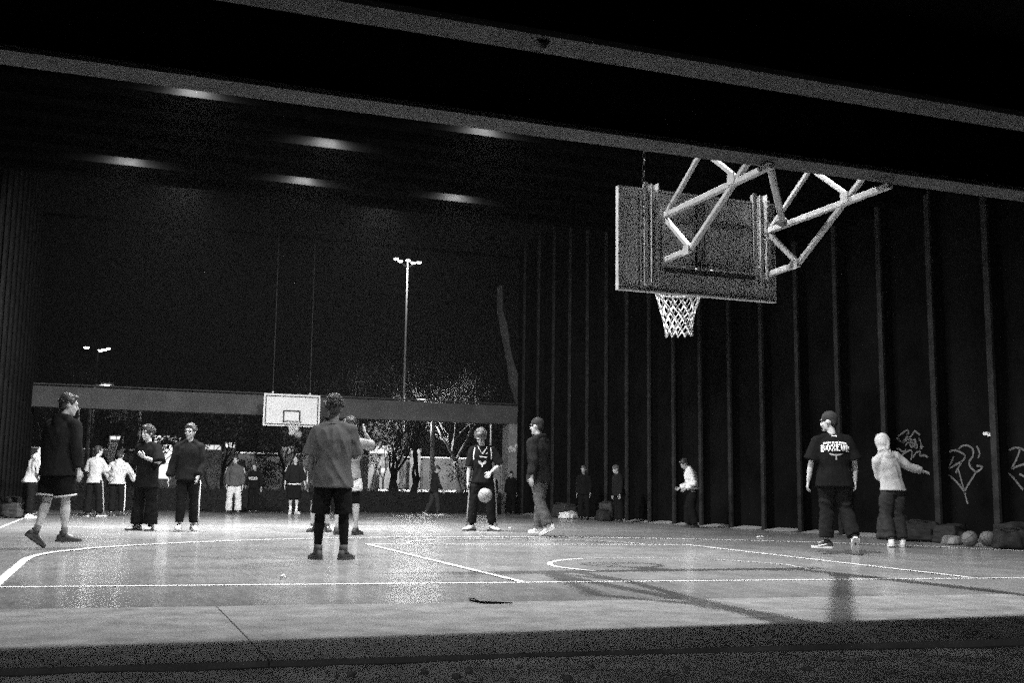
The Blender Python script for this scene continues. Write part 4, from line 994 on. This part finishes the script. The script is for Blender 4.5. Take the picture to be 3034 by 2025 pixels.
# ================================================================== BALLS, BAGS, GRAFFITI, LITTER
ball_m = M('ball_rubber', .30, .6, .15, 30, .4, 220, spec=.4); seam_m = M('ball_seam', .03, .7, .1, 10)
def ball(c, label, r=.12, rot=(.4, .3, .8), ball_m=ball_m):
    b = root('basketball', c, label, 'basketball', 'basketballs')
    from mathutils import Euler
    Q = Euler(rot).to_matrix(); c = V(c); mb = MB(); mb.ell(c, (r, r, r), Q, 28, 18); part('surface', mb, ball_m, b, True)
    mb = MB(); rr = r*1.001
    def circ(fn, n=36):
        p = [c+Q @ (V(fn(2*math.pi*i/n)).normalized()*rr) for i in range(n+1)]; mb.tube(p, .0035, 5)
    circ(lambda t: (math.cos(t), math.sin(t), 0)); circ(lambda t: (0, math.cos(t), math.sin(t)))
    circ(lambda t: (.62+.22*math.cos(2*t), math.cos(t), math.sin(t))); circ(lambda t: (-.62-.22*math.cos(2*t), math.cos(t), math.sin(t)))
    part('seam', mb, seam_m, b, True); return b
ball((.73, 9.8, .67), 'basketball bouncing in front of the dribbling player', .125)
ball((.1, 26.0, 2.44), 'basketball in the air just below the far net', .122, (1, .2, .4))
ball((6.97, 5.02, .12), 'left basketball of the two lying at the foot of the right wall', .12, (.2, 1, .1), M('ball_dim', .12, .7, .3, 20))  # dimmer light by the wall put into a darker rubber
ball((7.30, 5.0, .12), 'right basketball of the two lying at the foot of the right wall', .12, (1.2, .5, 2), M('ball_dim', .12))
def bag(loc, size, mat, label, seed, strap=True):
    rnd = random.Random(seed); b = root('bag', loc, label, 'bag', 'bags dumped along the walls')
    mb = MB(); x, y, z = size
    mb.box((0, 0, z*.5), (x, y, z*.96), Matrix.Rotation(rnd.uniform(-.06, .06), 3, 'X'), .82)
    mb.box((0, -y*.5, z*.36), (x*.66, y*.3, z*.56), None, .85); mb.box((x*rnd.uniform(-.1, .1), 0, z*.95), (x*.7, y*.6, z*.2), Matrix.Rotation(rnd.uniform(-.2, .2), 3, 'Y'), .7)
    mb.v = [(p[0], p[1], max(p[2], .003)) for p in mb.v]
    me = remesh(mb, .02, 7, .6); wrinkle(me, .012, seed, False); link('pouch', me, mat, b)
    if strap:
        mb = MB(); mb.tube([(-x*.2, -y*.1, z*.85), (-x*.25, -y*.5, z*.98), (x*.0, -y*.55, z*1.05), (x*.22, -y*.4, z*.95), (x*.2, 0, z*.8)], .016, 6, .4); link('strap', mb.mesh('strap', True), mat, b)
    b.rotation_euler = (0, 0, rnd.uniform(-1.5, 1.5)); return b
gb = [M('bag_black', .008, .8, .4, 8), M('bag_grey', .028, .8, .3, 8), M('bag_white', .6, .7, .15, 8), M('bag_mid', .2, .8, .3, 8)]
bag((7.5, 6.75, 0), (.7, .5, .34), gb[0], 'large black holdall behind the person in the white hoodie', 1)
bag((7.45, 7.35, 0), (.5, .4, .42), gb[1], 'dark rucksack farther along from the black holdall', 2)
bag((7.6, 6.1, 0), (.55, .45, .3), gb[0], 'flat black bag between the holdall and the two basketballs', 3)
bag((7.1, 5.55, 0), (.3, .22, .14), gb[3], 'small grey bundle left of the two basketballs', 4, False)
bag((7.6, 4.75, 0), (.6, .5, .36), gb[0], 'black rucksack right of the two basketballs', 5)
bag((7.0, 4.25, 0), (.5, .4, .3), gb[0], 'black bag at the right edge in front of the basketballs', 6)
bag((7.62, 22.4, 0), (.7, .5, .42), gb[1], 'dark bag at the far end of the row by the right wall', 7)
bag((7.1, 20.9, 0), (.55, .4, .2), gb[2], 'white carrier bag in the row by the right wall', 8, False)
bag((7.45, 21.5, 0), (.5, .4, .36), gb[0], 'black rucksack behind the white carrier bag', 9)
bag((7.55, 19.2, 0), (.45, .4, .5), gb[1], 'upright grey-topped rucksack by the right wall', 10)
bag((7.15, 18.6, 0), (.4, .35, .3), gb[0], 'black bag nearest the bulky dark-clad person', 11)
bag((-7.5, 19.9, 0), (.6, .5, .45), gb[0], 'black bag heaped by the left wall', 12)
bag((-7.35, 18.9, 0), (.5, .4, .32), gb[1], 'grey bag heaped in front at the left wall', 13)
def strokes(parent, L, conv, mat, w=.022, name='graffiti'):
    for st in L:
        pts = []
        for i in range(len(st)-1):
            for t in (0, .33, .66): pts.append((st[i][0]+(st[i+1][0]-st[i][0])*t, st[i][1]+(st[i+1][1]-st[i][1])*t))
        pts.append(st[-1])
        for _ in range(2): pts = [pts[0]]+[((pts[i-1][0]+2*pts[i][0]+pts[i+1][0])/4, (pts[i-1][1]+2*pts[i][1]+pts[i+1][1])/4) for i in range(1, len(pts)-1)]+[pts[-1]]
        mb = MB(); a = []; b = []
        for i, p in enumerate(pts):
            q0 = pts[max(i-1, 0)]; q1 = pts[min(i+1, len(pts)-1)]; dx, dz = q1[0]-q0[0], q1[1]-q0[1]; l = math.hypot(dx, dz) or 1
            a.append(conv(p[0]-dz/l*w/2, p[1]+dx/l*w/2)); b.append(conv(p[0]+dz/l*w/2, p[1]-dx/l*w/2))
        mb.v = a+b; k = len(pts); mb.f = [(i, i+1, k+i+1, k+i) for i in range(k-1)]
        part(name, mb, mat, parent)
spray = M('spray_paint', .12, .8, .5, 12)
G1 = [[(8.51, 1.8), (8.38, 1.84), (8.25, 1.83), (8.21, 1.77)], [(8.27, 1.87), (8.11, 1.95), (8.01, 1.99), (7.96, 1.93), (8.12, 1.77), (8.2, 1.72), (8.02, 1.81), (7.87, 1.89), (7.81, 1.97), (7.77, 1.92), (7.67, 1.87)], [(8.24, 1.49), (8.08, 1.57), (7.93, 1.62), (7.89, 1.54), (7.95, 1.42)], [(7.89, 1.47), (7.79, 1.57), (7.66, 1.58), (7.74, 1.48), (7.57, 1.51), (7.5, 1.46)], [(7.97, 1.83), (7.75, 1.7), (7.76, 1.62), (7.88, 1.69)], [(8.08, 1.69), (7.97, 1.79), (7.91, 1.72), (7.82, 1.82), (7.78, 1.73)],
      [(6.96, 1.54), (6.85, 1.58), (6.71, 1.54), (6.54, 1.47), (6.66, 1.36), (6.78, 1.23), (6.82, 1.17)], [(6.85, 1.46), (6.95, 1.3), (7.0, 1.24), (6.77, 1.33), (6.66, 1.37)], [(6.72, 1.58), (6.66, 1.64), (6.53, 1.65), (6.4, 1.6), (6.37, 1.52), (6.41, 1.43), (6.49, 1.37), (6.49, 1.29), (6.41, 1.22), (6.33, 1.18), (6.44, 1.07), (6.57, 0.93), (6.62, 0.85), (6.6, 0.74), (6.56, 0.64)], [(7.05, 1.17), (6.92, 1.1), (6.79, 1.01), (6.66, 0.88), (6.61, 0.83)], [(6.32, 1.29), (6.15, 1.27), (6.26, 1.21), (6.33, 1.18)], [(6.75, 1.23), (6.68, 1.01), (6.64, 0.88)],
      [(5.58, 1.53), (5.48, 1.57), (5.35, 1.56), (5.27, 1.52)], [(5.35, 1.55), (5.41, 1.42), (5.5, 1.29), (5.58, 1.21), (5.44, 1.26), (5.28, 1.3)], [(5.63, 1.16), (5.53, 1.09), (5.42, 0.97), (5.33, 0.88)], [(5.39, 1.14), (5.3, 1.1)]]
G1 += [[(8.45, 1.72), (8.36, 1.62), (8.26, 1.66), (8.16, 1.56), (8.06, 1.62)], [(8.02, 1.92), (7.98, 1.75), (7.9, 1.62), (7.86, 1.78), (7.8, 1.64)], [(7.72, 1.82), (7.64, 1.7), (7.7, 1.62), (7.6, 1.66)], [(8.3, 1.42), (8.18, 1.36), (8.1, 1.44), (8.0, 1.33)], [(6.3, 1.62), (6.22, 1.5), (6.28, 1.42)]]
strokes(WR, G1, lambda y, z: (8.142, -8.555+(y+8.555)*.9826, .714+(z-.714)*.9826), spray, .034)
G4 = [[(7.99, 2.35), (8.02, 2.09), (8.03, 2.35), (8.08, 2.39), (8.1, 2.13), (8.14, 2.39), (8.2, 2.13), (8.22, 2.42), (8.3, 2.48), (8.32, 2.16), (8.39, 2.4), (8.38, 2.02), (8.43, 2.34)]]
strokes(pier, G4, lambda x, z: (x, 28.312, z), M('spray_white', .8, .8, .3, 12), .05)
wl = root('wall_fitting', (8.14, 5.74, 1.78), 'small pale fitting fixed high on the wall above the graffiti', 'wall fitting')
mb = MB(); mb.box((8.1, 5.74, 1.80), (.1, .1, .05)); mb.box((8.1, 5.65, 1.77), (.1, .07, .04)); part('housing', mb, M('fitting_white', .75, .4, .1, 8), wl)
st = root('pole', (8.35, 28.05, 0), 'thin white pole leaning against the foot of the pier', 'pole')
mb = MB(); mb.tube([(8.40, 27.9, 0), (7.99, 28.26, 1.4)], .017, 8); part('shaft', mb, M('rail_white', .8), st, True)
tw_ = root('twig', (-3.2, -1.7, 0), 'dark dry twig lying on the edge of the apron', 'twig')
mb = MB(); mb.tube([(-3.30, -1.62, .02), (-3.25, -1.68, .012), (-3.17, -1.72, .01), (-3.06, -1.78, .012)], [.006, .008, .008, .004], 6); mb.tube([(-3.25, -1.68, .012), (-3.27, -1.63, .03), (-3.30, -1.60, .03)], [.006, .004, .003], 5); part('stem', mb, bark, tw_, True)
lit = M('litter_white', .75, .7, .1, 8)
for i, (x, y, sx, lb) in enumerate(((5.27, 8.17, .07, 'crumpled white scrap on the court left of the walking man'), (-4.17, .56, .03, 'small curled pale leaf on the court left of the key'), (2.2, 12.5, .04, 'tiny white scrap on the court near mid distance'))):
    l = root('litter', (x, y, 0), lb, 'litter'); mb = MB()
    mb.ell((x, y, .018), (sx, sx*.7, .018), Matrix.Rotation(i, 3, 'Z'), 9, 6); mb.v = [(p[0]+random.uniform(-.008, .008), p[1]+random.uniform(-.008, .008), max(.011, p[2]+random.uniform(-.006, .006))) for p in mb.v]; part('scrap', mb, lit, l)

# ================================================================== ADDED HAZE
mb = MB(); mb.b2((-1000, -800, -2), (1000, 1200, 40)); hz = link('haze', mb.mesh('haze')); hz['kind'] = 'stuff'  # thin haze added mainly to put grain in the black sky
hm_ = bpy.data.materials.new('grain_haze'); hm_.use_nodes = True; t = hm_.node_tree; t.nodes.clear()
pv = t.nodes.new('ShaderNodeVolumePrincipled'); ho = t.nodes.new('ShaderNodeOutputMaterial'); t.links.new(pv.outputs[0], ho.inputs['Volume'])
pv.inputs['Color'].default_value = (.8, .8, .8, 1); pv.inputs['Density'].default_value = .00013; pv.inputs['Anisotropy'].default_value = .2
hz.data.materials.append(hm_)
